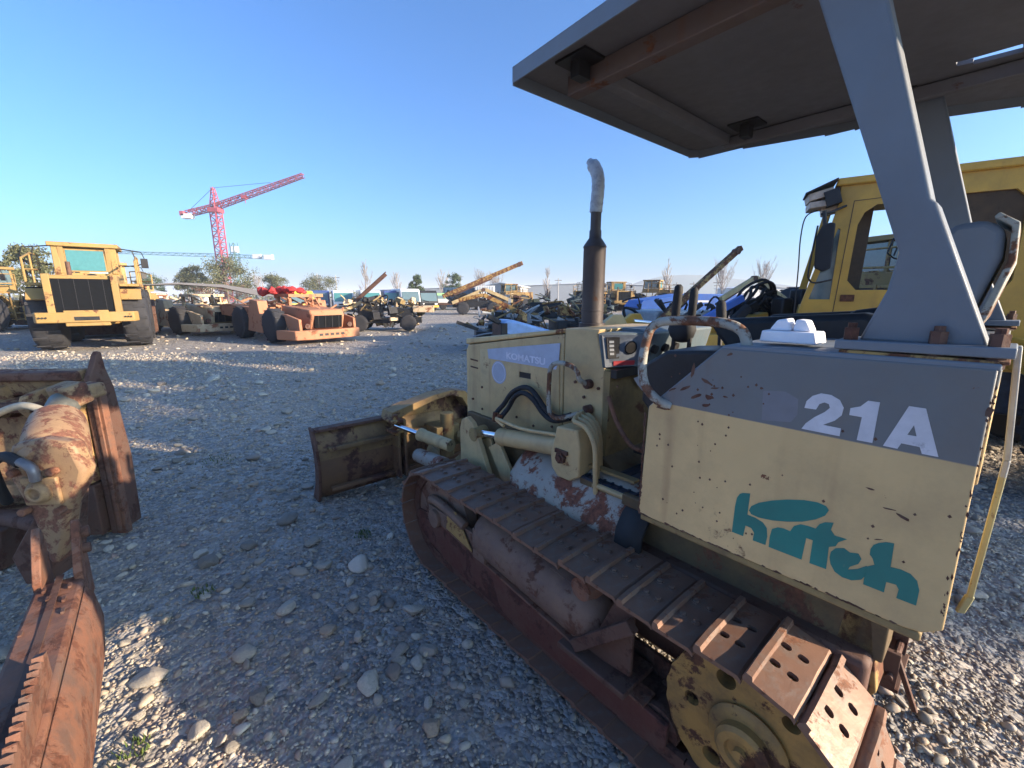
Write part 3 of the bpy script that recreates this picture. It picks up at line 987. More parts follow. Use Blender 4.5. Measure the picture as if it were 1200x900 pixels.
f.prism([(.50, .60), (.47, .68), (.30, .72), (.05, .775), (-.12, .79), (-.28, .76), (-.36, .64), (-.30, .60), (-.24, .70), (-.12, .745), (.05, .725), (.3, .66), (.44, .60)], 3.30, 3.46, 'x')
f.put('blade_top_guard', bl_m, bl, bevel=.004)
f = MB()
f.box(3.36, 3.415, -.98, .98, .44, .47)
f.box(3.37, 3.42, -.98, .98, .10, .13)
for y in (.42, .36, -.36, -.42):
    f.box(3.30, 3.43, y - .012, y + .012, .08, .60)
f.put('blade_rib', bl_m, bl, bevel=.003)
# C-shaped push frame
f = MB()
for s in (1, -1):
    f.tube([(1.35, s * .50, .34), (2.0, s * .46, .36), (2.55, s * .43, .38), (2.95, s * .30, .38), (3.18, s * .10, .38)], .055, 10, 3)
    f.bar((2.5, s * .40, .42), (2.25, s * .38, .62), .05, .08)
f.box(2.45, 2.55, -.42, .42, .34, .46)
f.cyl((3.20, 0, .22), (3.20, 0, .62), .06, n=18)
f.box(3.18, 3.40, -.12, .12, .30, .50)
f.put('push_frame', cream_low, dz, bevel=.005)
for s in (1, -1):
    f = MB()
    f.rev((2.60, s * .34, .55), (3.05, s * .44, .58), [(0, .03), (.0, .046), (.30, .046), (.31, .052), (.34, .052), (.34, .02)], 18)
    an = f.put('angle_cylinder', cream, dz, smooth=45)
    MB().cyl((2.90, s * .407, .57), (3.22, s * .478, .592), .020, n=14).put('chrome_rod', chrome, an, smooth=60)
    f = MB()
    for z in (.53, .62):
        f.box(3.18, 3.32, s * .48 - .05, s * .48 + .05, z, z + .022)
    f.cyl((3.23, s * .48, .50), (3.23, s * .48, .68), .022, n=12)
    f.put('cylinder_clevis', rust_yellow, dz, bevel=.003)
# second short arm in worn white
MB().rev((2.50, .46, .46), (3.0, .44, .40), [(0, .04), (0, .055), (.42, .055), (.43, .04)], 14).put('tilt_strut', white_rust, dz, smooth=45)

# things lying on it
f = MB()
f.prism([(.452, 1.5265), (.448, 1.557), (.325, 1.557), (.318, 1.5265)], .60, .69)
wb = tag(f.put('foam_block', white_m, bevel=.004), 'white foam packing block resting on top of the grey fender', 'packing block')
wb.location, wb.rotation_euler = dz.location, dz.rotation_euler
f = MB()
f.prism([(.437, 1.5575), (.420, 1.585), (.395, 1.590), (.383, 1.5575)], .62, .67)
f.prism([(.381, 1.5575), (.376, 1.588), (.352, 1.586), (.338, 1.5575)], .62, .67)
f.put('foam_knob', white_m, wb, bevel=.005)

# ------------------------------------------------------------ ground, gravel, cobbles
def ground_mat():
    m, t, b = nt('gravel_ground')
    tc = N(t, 'ShaderNodeTexCoord').outputs['Object']

    def vor(scale):
        v = N(t, 'ShaderNodeTexVoronoi')
        v.inputs['Scale'].default_value = scale
        t.links.new(tc, v.inputs['Vector'])
        return v
    v1, v2, v3 = vor(16), vor(48), vor(5.5)
    c = N(t, 'ShaderNodeSeparateColor')
    t.links.new(v1.outputs['Color'], c.inputs[0])
    c2 = N(t, 'ShaderNodeSeparateColor')
    t.links.new(v2.outputs['Color'], c2.inputs[0])
    big = noise(t, tc, .35, 6, .6)
    mid = noise(t, tc, 2.2, 6, .65)
    g1 = mix(t, c.outputs[0], (.15, .145, .135), (.46, .43, .39))
    g1 = mix(t, rng(t, c.outputs[1], .6, .9), g1, (.36, .28, .21))
    g2 = mix(t, c2.outputs[0], (.14, .13, .125), (.42, .39, .35))
    col = mix(t, rng(t, mid, .35, .65), g1, g2)
    col = mix(t, rng(t, big, .45, .75, 0, .55), col, (.42, .36, .28))
    moss = rng(t, noise(t, tc, 1.1, 4, .6), .70, .76, 0, .5)
    col = mix(t, moss, col, (.09, .12, .03))
    t.links.new(col, b.inputs['Base Color'])
    b.inputs['Roughness'].default_value = .85
    b.inputs['Specular IOR Level'].default_value = .3
    h = mth(t, 'ADD', mth(t, 'MULTIPLY', v1.outputs['Distance'], -1.1), mth(t, 'MULTIPLY', v2.outputs['Distance'], -.45))
    h = mth(t, 'ADD', h, mth(t, 'MULTIPLY', v3.outputs['Distance'], -1.6))
    h = mth(t, 'ADD', h, mth(t, 'MULTIPLY', mid, .8))
    bp = N(t, 'ShaderNodeBump')
    bp.inputs['Strength'].default_value = 1
    bp.inputs['Distance'].default_value = .035
    t.links.new(h, bp.inputs['Height'])
    t.links.new(bp.outputs[0], b.inputs['Normal'])
    return m


gm = ground_mat()
xs = sorted(set([round(v, 3) for v in list(np.linspace(-14, 14, 113)) + [-4000, -800, -200, -80, -40, -22, 22, 40, 80, 200, 800, 4000]]))
ys = sorted(set([round(v, 3) for v in list(np.linspace(-6, 22, 113)) + [-4000, -800, -200, -50, -14, 30, 45, 80, 200, 800, 4500]]))


def gz(x, y):    # gentle unevenness of the yard; never above the tracks' foot
    if abs(x) > 14 or y < -6 or y > 22:
        return 0.
    return -.022 + .022 * (math.sin(x * 1.3 + 1) * math.cos(y * 1.1) + .5 * math.sin(x * 2.9 + y * 2.3))


vs = [(x, y, gz(x, y)) for y in ys for x in xs]
nx = len(xs)
me = bpy.data.meshes.new('gravel_yard')
me.from_pydata(vs, [], [(j * nx + i, j * nx + i + 1, (j + 1) * nx + i + 1, (j + 1) * nx + i) for j in range(len(ys) - 1) for i in range(nx - 1)])
me.materials.append(gm)
me.polygons.foreach_set('use_smooth', [True] * len(me.polygons))
go = struct(bpy.data.objects.new('ground', me))
C.objects.link(go)

pm, t, b = nt('pebble')
g = N(t, 'ShaderNodeNewGeometry').outputs['Random Per Island']
oi = N(t, 'ShaderNodeObjectInfo').outputs['Random']
g = mth(t, 'FRACT', mth(t, 'ADD', g, oi), 0)
cr = N(t, 'ShaderNodeValToRGB')
t.links.new(g, cr.inputs[0])
els = cr.color_ramp.elements
cr.color_ramp.interpolation = 'CONSTANT'
cl = [(0, (0.312, 0.277, 0.22)), (0.16, (0.437, 0.386, 0.304)), (0.32, (0.177, 0.158, 0.128)), (0.44, (0.52, 0.47, 0.378)), (0.55, (0.406, 0.302, 0.202)), (0.64, (0.333, 0.302, 0.246)), (0.76, (0.541, 0.485, 0.387)), (0.83, (0.239, 0.188, 0.145)), (0.9, (0.468, 0.396, 0.282)), (0.96, (0.364, 0.238, 0.176))]
els[0].position, els[0].color = 0, cl[0][1] + (1,)
els[1].position, els[1].color = .16, cl[1][1] + (1,)
for p, c_ in cl[2:]:
    e = els.new(p)
    e.color = c_ + (1,)
tc = N(t, 'ShaderNodeTexCoord').outputs['Object']
f1 = noise(t, tc, 55, 5, .7)
pc = mix(t, rng(t, f1, .3, .7, 0, .45), cr.outputs[0], (.20, .19, .175))
gp_ = N(t, 'ShaderNodeNewGeometry').outputs['Position']
pc = mix(t, rng(t, noise(t, gp_, .55, 5, .65), .42, .68, 0, .6), pc, (.36, .30, .225))
pc = mix(t, rng(t, noise(t, gp_, .8, 4, .6, .5), .55, .75, 0, .55), pc, (.12, .115, .11))
t.links.new(pc, b.inputs['Base Color'])
b.inputs['Roughness'].default_value = .7
b.inputs['Specular IOR Level'].default_value = .35
bp = N(t, 'ShaderNodeBump')
bp.inputs['Strength'].default_value = .35
bp.inputs['Distance'].default_value = .004
t.links.new(f1, bp.inputs['Height'])
t.links.new(bp.outputs[0], b.inputs['Normal'])

npr = np.random.default_rng(5)


def stone_arrays(sub, k, jit=.12):
    out = []
    for i in range(k):
        bm = bmesh.new()
        bmesh.ops.create_icosphere(bm, subdivisions=sub, radius=1)
        v = np.array([q.co[:] for q in bm.verts])
        f = np.array([[q.index for q in p.verts] for p in bm.faces])
        bm.free()
        d = npr.normal(size=(9, 3))
        d /= np.linalg.norm(d, axis=1)[:, None]
        for q in d:      # flatten a few sides so that stones are facetted, not balls
            h = v @ q
            lim = npr.uniform(.5, .85)
            v = v - np.outer(np.maximum(0, h - lim), q) * .85
        v = v + npr.normal(size=v.shape) * jit * .35
        out.append((v, f))
    return out


def scatter(name, n, ymin, ymax, size, sub, xk=1.3, shapes=8, power=1.):
    """n stones, denser near the camera, as one joined mesh"""
    sh = stone_arrays(sub, shapes)
    u = npr.random(n)
    y = ymin * (ymax / ymin) ** u
    x = npr.uniform(-1, 1, n) * (y * xk + 1.2)
    y = y - .5
    s = size(y, n)
    ax = s[:, None] * np.stack([npr.uniform(.75, 1.35, n), npr.uniform(.6, 1.0, n), npr.uniform(.35, .7, n)], 1)
    yaw, tx, ty = npr.uniform(0, 6.28, n), npr.normal(0, .3, n), npr.normal(0, .3, n)
    V, F, o = [], [], 0
    zz = -.022 + .022 * (np.sin(x * 1.3 + 1) * np.cos(y * 1.1) + .5 * np.sin(x * 2.9 + y * 2.3)) * ((np.abs(x) < 14) & (y < 22))
    for k, (v, f) in enumerate(sh):
        idx = np.arange(k, n, shapes)
        m = len(idx)
        P = v[None] * ax[idx][:, None, :]
        c, s_ = np.cos(tx[idx])[:, None], np.sin(tx[idx])[:, None]
        P = np.stack([P[..., 0], P[..., 1] * c - P[..., 2] * s_, P[..., 1] * s_ + P[..., 2] * c], -1)
        c, s_ = np.cos(ty[idx])[:, None], np.sin(ty[idx])[:, None]
        P = np.stack([P[..., 0] * c + P[..., 2] * s_, P[..., 1], -P[..., 0] * s_ + P[..., 2] * c], -1)
        c, s_ = np.cos(yaw[idx])[:, None], np.sin(yaw[idx])[:, None]
        P = np.stack([P[..., 0] * c - P[..., 1] * s_, P[..., 0] * s_ + P[..., 1] * c, P[..., 2]], -1)
        P += np.stack([x[idx], y[idx], zz[idx] + ax[idx, 2] * .35], 1)[:, None, :]
        V.append(P.reshape(-1, 3))
        F.append((f[None] + (np.arange(m) * len(v))[:, None, None]).reshape(-1, 3) + o)
        o += m * len(v)
    V, F = np.concatenate(V), np.concatenate(F)
    me = bpy.data.meshes.new(name)
    me.vertices.add(len(V))
    me.vertices.foreach_set('co', V.ravel().astype(np.float32))
    me.loops.add(len(F) * 3)
    me.loops.foreach_set('vertex_index', F.ravel().astype(np.int32))
    me.polygons.add(len(F))
    me.polygons.foreach_set('loop_start', np.arange(0, len(F) * 3, 3, dtype=np.int32))
    me.polygons.foreach_set('loop_total', np.full(len(F), 3, dtype=np.int32))
    me.polygons.foreach_set('use_smooth', np.ones(len(F), dtype=bool))
    me.update()
    me.validate()
    me.materials.append(pm)
    o_ = bpy.data.objects.new(name, me)
    C.objects.link(o_)
    o_['kind'] = 'stuff'
    o_['label'] = 'grey river gravel covering the whole yard'
    o_['category'] = 'gravel'
    return o_


scatter('gravel', 82000, 1.1, 13, lambda y, n: np.clip(.0062 * (.55 + .32 * (y + .5)), .006, .03) * npr.lognormal(0, .36, n), 1, shapes=12)
scatter('gravel', 4500, 1.2, 24, lambda y, n: np.clip(.017 * (.7 + .2 * y), .014, .07) * npr.lognormal(0, .38, n), 2, shapes=14)

# separate large cobbles: a shared set of shapes, each stone its own object
pm2 = pm.copy()
pm2.name = 'cobble_stone'
for n_ in pm2.node_tree.nodes:
    if n_.type == 'TEX_NOISE' and n_.inputs['Scale'].default_value > 20:
        n_.inputs['Scale'].default_value = 3.2
        n_.inputs['Detail'].default_value = 10
    if n_.type == 'BUMP':
        n_.inputs['Strength'].default_value = .8
        n_.inputs['Distance'].default_value = .012
SHP = []
for v, f in stone_arrays(3, 16, .06):
    me = bpy.data.meshes.new('cobble')
    me.from_pydata([tuple(q) for q in v], [], [tuple(q) for q in f])
    me.polygons.foreach_set('use_smooth', [True] * len(me.polygons))
    me.materials.append(pm2)
    SHP.append(me)


def inside_machine(x, y):
    dx_, dy_ = x - 1.496, y - 1.282
    a, b_ = dx_ * -.651 + dy_ * .759, dx_ * -.759 + dy_ * -.651
    return -.2 < a < 3.7 and abs(b_) < 1.05


pale_m = plain('pale_stone', (.46, .43, .37), .75, var=.2, scale=20)
cr2 = random.Random(21)
CG = 'loose cobbles lying among the gravel'


def cobble(x, y, s, label='loose rounded cobble lying among the smaller gravel', mat=None, flat=.55, el=1.25, rz=None, group=CG):
    o = bpy.data.objects.new('cobble', cr2.choice(SHP))
    if mat:
        o.data = o.data.copy()
        o.data.materials.clear()
        o.data.materials.append(mat)
    C.objects.link(o)
    o.location = (x, y, gz(x, y) + s * flat * .32)
    o.scale = (s * .5 * el, s * .5, s * .5 * flat)
    o.rotation_euler = (cr2.uniform(-.2, .2), cr2.uniform(-.2, .2), cr2.uniform(0, 6) if rz is None else rz)
    return tag(o, label, 'stone', group)


cobble(-.95, 2.375, .125, 'pale cream cobble, the lightest large stone on the gravel before the tracks', pale_m, .8, 1.1, group=None)
cobble(-.80, 1.10, .12, 'flat grey brown cobble at the lower edge of the picture near the rusty arm', None, .55, 1.25, 1.9, group=None) if False else None
cobble(-1.165, 1.145, .13, 'large flat grey boulder in the sunlit patch at the lower left', None, .6, 1.4, .3, group=None)
cobble(-1.62, 1.60, .11, 'broad sunlit brownish cobble at the upper end of the lit gravel patch', None, .45, 1.5, .1, group=None)
for (x, y, s) in ((-1.66, 2.9, .14), (-.62, 1.55, .10), (-.45, 1.06, .10), (-.2, .98, .10), (-.86, 2.02, .07), (-.92, 1.86, .08), (-1.26, 1.72, .10), (-1.9, 2.4, .12), (-1.35, 2.62, .09), (-1.5, 1.12, .10), (-1.34, 1.17, .07), (-1.22, 1.36, .075), (-1.1, 1.42, .06), (-1.05, 1.30, .05), (-.4, 1.75, .08)):
    cobble(x, y, s)
k = 0
while k < 150:
    y = 1.0 * (8.5 / 1.0) ** cr2.random() ** .8
    x = cr2.uniform(-1.25, 1.25) * y
    if inside_machine(x, y) or (x < -1.1 and y < -x * 1.0 - .2 and x < -1.3):
        continue
    s = cr2.uniform(.03, .065) * (1 + .30 * y) * cr2.uniform(.7, 1.2)
    if abs(x) < 1.2 * y and math.hypot(x + .3, y - 1.3) < .25:
        s *= .8
    cobble(x, y, min(s, .17))
    k += 1
# tiny weeds
for (x, y, r, lb) in ((-1.42, 1.28, .07, 'small tuft of green weeds in the sunlit gravel at the lower left'), (-1.75, 2.15, .07, 'small tuft of weeds in the shaded gravel left of the pale cobble'), (-1.05, 2.75, .07, 'small tuft of weeds behind the pale cobble'), (-3.0, 4.1, .18, 'patch of low weeds in the gravel right of the rusty blade')):
    f = MB()
    wr = random.Random(int(x * 100))
    for i in range(55):
        a, d = wr.uniform(0, 6.28), r * wr.random() ** .6
        px, py = d * math.cos(a), d * math.sin(a)
        h, q = wr.uniform(.008, .022), wr.uniform(0, 6.28)
        w = .005
        f.add([(px - w * math.cos(q), py - w * math.sin(q), 0), (px + w * math.cos(q), py + w * math.sin(q), 0), (px + h * .6 * math.sin(q), py + h * .5 * math.cos(q), h + .012)], [(0, 1, 2)])
    o = f.put('weed_tuft', leafmat('weed', (.05, .08, .02), (.11, .15, .04)), smooth=0)
    o.location = (x, y, gz(x, y) + .008)
    tag(o, lb, 'weeds')

# ------------------------------------------------------------ rusty blade with push arm at the left edge
lb_m = paint('rusted_blade_paint', (.34, .22, .11), .5, 5.5, .7, dirt=(.13, .075, .05), dirt_amt=.9, rustcol=(.12, .048, .03), bump=.7)
lb = thing('dozer_blade', 'rusty dozer blade with its push arm lying beside the gravel at the left edge', 'blade', (-2.80, 2.80, 0), R(4))
# local: x to the right along the blade, y away from the camera, z up
prof = [(0, 1.10), (.05, 1.12), (.14, .98), (.17, .7), (.16, .4), (.10, .12), (.02, 0), (-.03, 0), (.05, .14), (.11, .4), (.12, .7), (.08, .96)]
MB().prism(prof, -2.6, -.02, 'x').put('mouldboard', lb_m, lb, bevel=.005)
MB().prism([(-.02, 1.16), (.06, 1.17), (.10, 1.0), (.02, .99)], -2.6, -.06, 'x').put('blade_cap', lb_m, lb, bevel=.01)
MB().prism([(-.05, 1.10), (-.05, 1.155), (.01, 1.165), (.01, 1.09)], -2.6, -.06, 'x').put('cap_edge', rusty, lb, bevel=.012)
f = MB()    # end plate with its spike
f.prism([(-.05, 0), (-.05, .5), (-.04, 1.02), (-.02, 1.12), (.02, 1.18), (.06, 1.255), (.085, 1.28), (.10, 1.27), (.11, 1.16), (.15, 1.02), (.19, .5), (.17, 0)], -.03, .01, 'x')
f.put('end_plate', rusty, lb, bevel=.006)
f = MB()
f.prism([(.012, 0), (.012, 1.08), (.075, 1.08), (.075, 0)], -.05, .0, 'y')
f.prism([(.028, .02), (.028, 1.07), (.056, 1.07), (.056, .02)], -.062, -.0505, 'y')
f.put('side_channel', rust_bright, lb, bevel=.004)
f = MB()
f.prism([(-.10, .40), (-.08, 1.04), (.02, 1.05), (.02, .40)], -.135, -.045, 'x')
f.put('stiffener_box', paint('stiffener_paint', (.46, .30, .12), .5, 9, .6, dirt=(.2, .11, .06), dirt_amt=.8, rustcol=(.15, .06, .035)), lb, bevel=.008)
MB().prism([(-.115, .55), (-.085, 1.03), (-.05, 1.04), (-.05, .50)], -.175, -.138, 'x').put('stiffener_flange', lb_m, lb, bevel=.006)
MB().prism([(-.10, .02), (-.10, .385), (.02, .385), (.02, .02)], -.14, -.04, 'x').put('lower_stiffener', rusty, lb, bevel=.008)
for z0, z1, x1 in ((.30, .40, -.15), (.08, .20, -.15), (.90, .98, -.3)):
    MB().box(-2.6, x1, -.08, .12, z0, z1).put('cross_rib', lb_m, lb, bevel=.012)
for x in (-.02, -.30):
    MB().prism([(.06, .84), (-.16, .88), (-.21, .95), (-.18, 1.03), (.06, 1.08)], x - .27, x - .23, 'x').put('pin_ear', lb_m, lb, bevel=.006)
MB().cyl((-.58, -.14, .95), (-.22, -.14, .95), .035, n=14).put('pivot_pin', rusty, lb)
# tilt cylinder: knuckle against the blade, dark rod, tapered casting hanging over the arm fork
f = MB()
f.cb((.18, -.36, 1.08), (.17, .12, .13), (.25, 0, -.3))
f.cb((.16, -.24, 1.07), (.12, .16, .09), (.1, 0, -.3))
kn = f.put('cylinder_knuckle', lb_m, lb, bevel=.02)
f = MB()
f.rev((.17, -.38, 1.05), (.24, -.56, .95), [(0, .06), (.02, .072), (.20, .072), (.22, .06)], 20)
f.put('cylinder_gland', plain('grey_casting', (.12, .12, .10), .5, var=.4), kn, smooth=50)
cast_m = paint('casting_paint', (.32, .205, .11), .55, 8, .55, dirt=(.22, .13, .08), dirt_amt=.85, rustcol=(.16, .07, .045))
f = MB()
f.rev((.25, -.54, .97), (.50, -.86, .84), [(0, .075), (.02, .115), (.12, .125), (.40, .135), (.43, .11)], 22)
f.put('cylinder_body', cast_m, lb, smooth=50)
f = MB()
f.prism([(.37, .96), (.50, .985), (.64, .96), (.675, .82), (.65, .75), (.575, .64), (.525, .48), (.47, .33), (.42, .33), (.405, .50), (.38, .64), (.335, .78)], -.915, -.83, 'y')
fc = f.put('tilt_casting', cast_m, lb, bevel=.022, smooth=50)
f = MB()
f.prism([(.40, .66), (.40, .80), (.56, .80), (.56, .66)], -.935, -.9155, 'y')
f.rev((.48, -.93, .73), (.48, -.97, .73), [(0, .055), (.02, .055), (.03, .045), (.04, .04), (.04, .026), (.02, .024)], 20)
f.put('port_boss', lb_m, fc, bevel=.005)
for x, z in ((.385, .83), (.555, .83), (.39, .63), (.55, .63)):
    MB().cyl((x, -.915, z), (x, -.955, z), .021, n=6).put('casting_bolt', rust_bright, fc, bevel=.004)
MB().tube([(.22, -.56, 1.03), (.10, -.54, 1.06), (-.06, -.50, 1.02), (-.30, -.44, .92)], .020, 10, 4).put('hydraulic_hose', plain('beige_hose', (.34, .30, .22), .6), lb, smooth=60)
MB().tube([(.44, -.95, .88), (.36, -.93, .91), (.26, -.90, .86), (.20, -.84, .72), (.12, -.75, .60)], .024, 10, 4).put('hydraulic_hose', dark_rub, lb, smooth=60)
MB().tube([(.50, -.96, .80), (.50, -.965, .86), (.44, -.95, .89)], .022, 10, 3).put('hose_elbow', plain('dull_fitting', (.16, .16, .17), .4, metal=.5), lb, smooth=60)
f = MB()
f.prism([(-2.6, .0), (-.35, .0), (-.3, .26), (-2.6, .30)], -.45, -.15)
f.cyl((-.35, -.35, .30), (.30, -.62, .34), .045, n=12)
f.put('lower_beam', rusty, lb, bevel=.01)
MB().prism([(.12, .30), (.34, .62), (.40, .60), (.30, .16), (.16, .14)], -.80, -.60).put('fork_guard', rusty, lb, bevel=.01)
# the push arm, running from the blade toward the camera
A0 = Matrix.Rotation(R(-4), 3, 'Z') @ Vector((.84, -1.14, 0))
A1 = A0 + Matrix.Rotation(R(-4), 3, 'Z') @ Vector((.635 * 2.2, -.77 * 2.2, 0))     # local start and end
d = (A1 - A0).normalized()
sd_ = Vector((-d.y, d.x, 0))     # to the arm's left-hand side when looking along it: toward +x side


def arm_frame(o, off, z):
    """matrix: local x along the arm, y across, z up"""
    p = A0 + sd_ * off + Vector((0, 0, z))
    m = Matrix.Identity(4)
    m.col[0][:3], m.col[1][:3], m.col[2][:3], m.col[3][:3] = d, sd_, (0, 0, 1), p
    return m


AM = arm_frame(None, 0, 0)
f = MB()
f.prism([(0, .40), (.05, .46), (.45, .475), (2.3, .47), (2.3, .20), (.3, .14), (.05, .16), (0, .25)], -.075, .075, 'y', AM)
ar = f.put('push_arm', rust_bright, lb, bevel=.014)
f = MB()
f.prism([(.03, .474), (1.4, .488), (1.4, .484), (.03, .470)], -.012, .012, 'y', AM)
f.put('weld_seam', rusty, ar)
for y in (-.06, .06):
    f = MB()
    f.prism([(-.10, .30), (-.11, .62), (-.08, .665), (-.04, .64), (.09, .49), (.09, .42), (.02, .30)], y - .014, y + .014, 'y', AM)
    f.put('fork_plate', rust_bright, ar, bevel=.004)
f = MB()
f.cyl(AM @ Vector((-.07, .05, .60)), AM @ Vector((-.07, .10, .60)), .026, n=14)
f.cyl(AM @ Vector((-.03, .06, .54)), AM @ Vector((-.03, .10, .54)), .022, n=14)
f.put('fork_pin', rusty, ar, bevel=.003)
# serrated bar along the outer top edge
f = MB()
teeth = [(.72, .47)]
teeth += [(.72, .56), (.76, .575)]
x = .76
while x < 2.1:
    teeth += [(x + .012, .560), (x + .030, .574)]
    x += .034
teeth += [(2.15, .56), (2.15, .47)]
f.prism(teeth, .035, .060, 'y', AM)
f.put('serrated_bar', rust_bright, ar)
f = MB()
f.add([AM @ Vector(q) for q in ((.12, .076, .44), (2.3, .076, .47), (.12, .10, .40), (2.3, .11, .42), (.12, .115, .28), (2.3, .135, .30), (.15, .10, .12), (2.3, .115, .10), (.15, .076, .12), (2.3, .076, .10))], [(0, 1, 3, 2), (2, 3, 5, 4), (4, 5, 7, 6), (6, 7, 9, 8), (8, 9, 1, 0), (0, 2, 4, 6, 8), (9, 7, 5, 3, 1)])
f.put('arm_side_plate', rust_bright, ar, bevel=.006)
for (a, b_) in ((.12, -.05), (.20, -.02), (.24, .05), (.14, .06), (.33, .06), (.40, -.08)):
    MB().box(a, a + .03, b_ * .7 - .005, b_ * .7 + .005, .470, .480, AM).put('weld_bead', rusty, ar)

# ------------------------------------------------------------ generic yard machinery
def wheel(parent, x, y, r, w, rim_mat, side, name='wheel', lugs=16, n=28):
    f = MB()
    y0 = y - w / 2
    f.rev((x, y0, r), (x, y0 + w, r), [(0, r * .55), (0, r * .86), (w * .08, r * .95), (w * .2, r * .985), (w * .8, r * .985), (w * .92, r * .95), (w, r * .86), (w, r * .55)], n)
    for k in range(lugs):
        a = 2 * PI * k / lugs
        m = Matrix.Translation((x, y, r)) @ Euler((0, a, 0)).to_matrix().to_4x4()
        f.box(-r * .05, r * .05, -w * .46, -w * .02, r * .97, r * 1.0, m)
        f.box(-r * .05 + r * .12, r * .05 + r * .12, w * .02, w * .46, r * .965, r * .995, m)
    t_ = f.put('wheel', tyre_m, parent)
    f = MB()
    f.rev((x, y0 + w * .2, r), (x, y0 + w * .8, r), [(0, r * .12), (0, r * .35), (w * .06, r * .5), (w * .02, r * .56), (w * .58, r * .56), (w * .54, r * .5), (w * .6, r * .35), (w * .6, r * .12)], 20)
    f.put('rim', rim_mat, t_)
    return t_


def rail(parent, pts, r, mat, name='handrail'):
    f = MB()
    for q in pts:
        f.tube(q, r, 6, 0)
    return f.put(name, mat, parent, smooth=60)


def wheel_loader(label, x, y, heading, group, pm_=None, sc=1., mirrors=True):
    """articulated loader; local x is its forward, the radiator end is at the back (toward -x)"""
    P = pm_ or loader_y
    t_ = thing('wheel_loader', label, 'wheel loader', (x, y, 0), heading, group)
    for (wx, wy) in ((0, 1.0), (0, -1.0), (3.0, 1.0), (3.0, -1.0)):
        wheel(t_, wx, wy * 1.06, .90, .70, P, 1)
    f = MB()   # rear frame and counterweight
    f.box(-1.55, 2.6, -.50, .50, .72, 1.15)
    f.put('rear_frame', P, t_, bevel=.02)
    f = MB()
    f.prism([(-1.22, -1.2), (-1.55, -1.1), (-1.6, -.5), (-1.6, .5), (-1.55, 1.1), (-1.22, 1.2)], .82, 1.10, 'z')
    f.put('counterweight', P, t_, bevel=.025)
    f = MB()
    for s in (-1, 1):
        for k in range(3):
            f.cyl((-1.58, s * (.95 + .0 * k) + .07 * (k - 1), .96), (-1.60, s * .95 + .07 * (k - 1), .96), .025, n=8)
    f.box(-1.61, -1.595, -.28, .28, .88, .98)
    f.put('counterweight_detail', black_m, t_)
    f = MB()   # engine housing open at the back
    f.prism([(-1.40, 1.02), (-1.36, 2.10), (.75, 2.14), (.75, 1.02)], -.78, .78)
    en = f.put('engine_hood', P, t_, bevel=.03)
    f = MB()
    f.prism([(-1.45, 1.08), (-1.42, 2.00), (-1.36, 2.00), (-1.39, 1.08)], -.66, .66)
    f.put('radiator_grille', grille_m, en)
    for k in range(4):
        f = MB()
        yy = -.64 + .32 * (k + .5)
        f.bar((-1.455, yy, 1.09), (-1.425, yy, 1.99), .012, .012)
        f.put('grille_bar', black_m, en)
    for s in (1, -1):
        f = MB()
        f.prism([(-1.50, 1.02), (-1.45, 2.12), (-1.2, 2.13), (-1.2, 1.02)], min(s * .66, s * .83), max(s * .66, s * .83))
        f.put('hood_post', P, t_, bevel=.015)
        f = MB()   # fender
        f.prism([(-.95, 1.45), (-.7, 1.74), (.75, 1.78), (1.0, 1.5), (1.0, 1.44), (.7, 1.70), (-.66, 1.68), (-.9, 1.42)], min(s * .80, s * 1.32), max(s * .80, s * 1.32))
        f.put('fender', P, t_, bevel=.01)
        f = MB()
        f.box(-.6, 2.3, min(s * .80, s * 1.30), max(s * .80, s * 1.30), 1.82, 1.90)
        f.put('platform', P, t_, bevel=.01)
        f = MB()
        for zz in (.55, .85, 1.15, 1.45):
            f.box(1.2, 1.7, min(s * 1.05, s * 1.3), max(s * 1.05, s * 1.3), zz, zz + .04)
        f.bar((1.2, s * 1.3, .5), (1.1, s * 1.3, 1.9), .05)
        f.bar((1.7, s * 1.3, .5), (1.7, s * 1.3, 1.9), .05)
        f.put('ladder', P, t_)
        rail(t_, [[(-.6, s * 1.28, 1.9), (-.6, s * 1.28, 2.55), (.6, s * 1.28, 2.75), (1.6, s * 1.28, 2.75), (1.6, s * 1.28, 1.9)], [(-.6, s * 1.28, 2.25), (1.6, s * 1.28, 2.32)], [(.5, s * 1.28, 1.9), (.5, s * 1.28, 2.7)]], .028, P)
        if mirrors:
            rail(t_, [[(.9, s * .86, 3.0), (.75, s * 1.45, 2.92), (.75, s * 1.55, 2.60), (.8, s * 1.30, 2.50), (.9, s * .86, 2.45)], [(.78, s * 1.2, 2.96), (.80, s * 1.3, 2.55)]], .018, black_m, 'mirror_frame')
            if s == -1:
                MB().box(.72, .76, s * 1.50 - .1, s * 1.50 + .1, 2.42, 2.72).put('mirror', black_m, t_, bevel=.01)
    # cab
    f = MB()
    cab_ = [(.55, 1.9), (.62, 3.02), (2.15, 3.02), (2.3, 1.9)]
    f.prism([(.55, 1.9), (.58, 2.22), (2.27, 2.22), (2.3, 1.9)], -.78, .78)
    f.prism([(.50, 2.98), (.52, 3.10), (2.25, 3.12), (2.25, 2.98)], -.86, .86)
    for yy in (.70, -.70):
        f.bar((.60, yy, 2.2), (.66, yy, 3.0), .17, .13)
        f.bar((1.4, yy, 2.2), (1.4, yy, 3.0), .1, .1)
        f.bar((2.2, yy, 2.2), (2.12, yy, 3.0), .1, .1)
    f.put('cab', P, t_, bevel=.02)
    f = MB()
    f.prism([(.585, 2.25), (.63, 2.92), (.61, 2.92), (.565, 2.25)], -.50, .50)
    f.box(.57, .60, -.63, -.50, 2.2, 3.0)
    f.box(.57, .60, .50, .63, 2.2, 3.0)
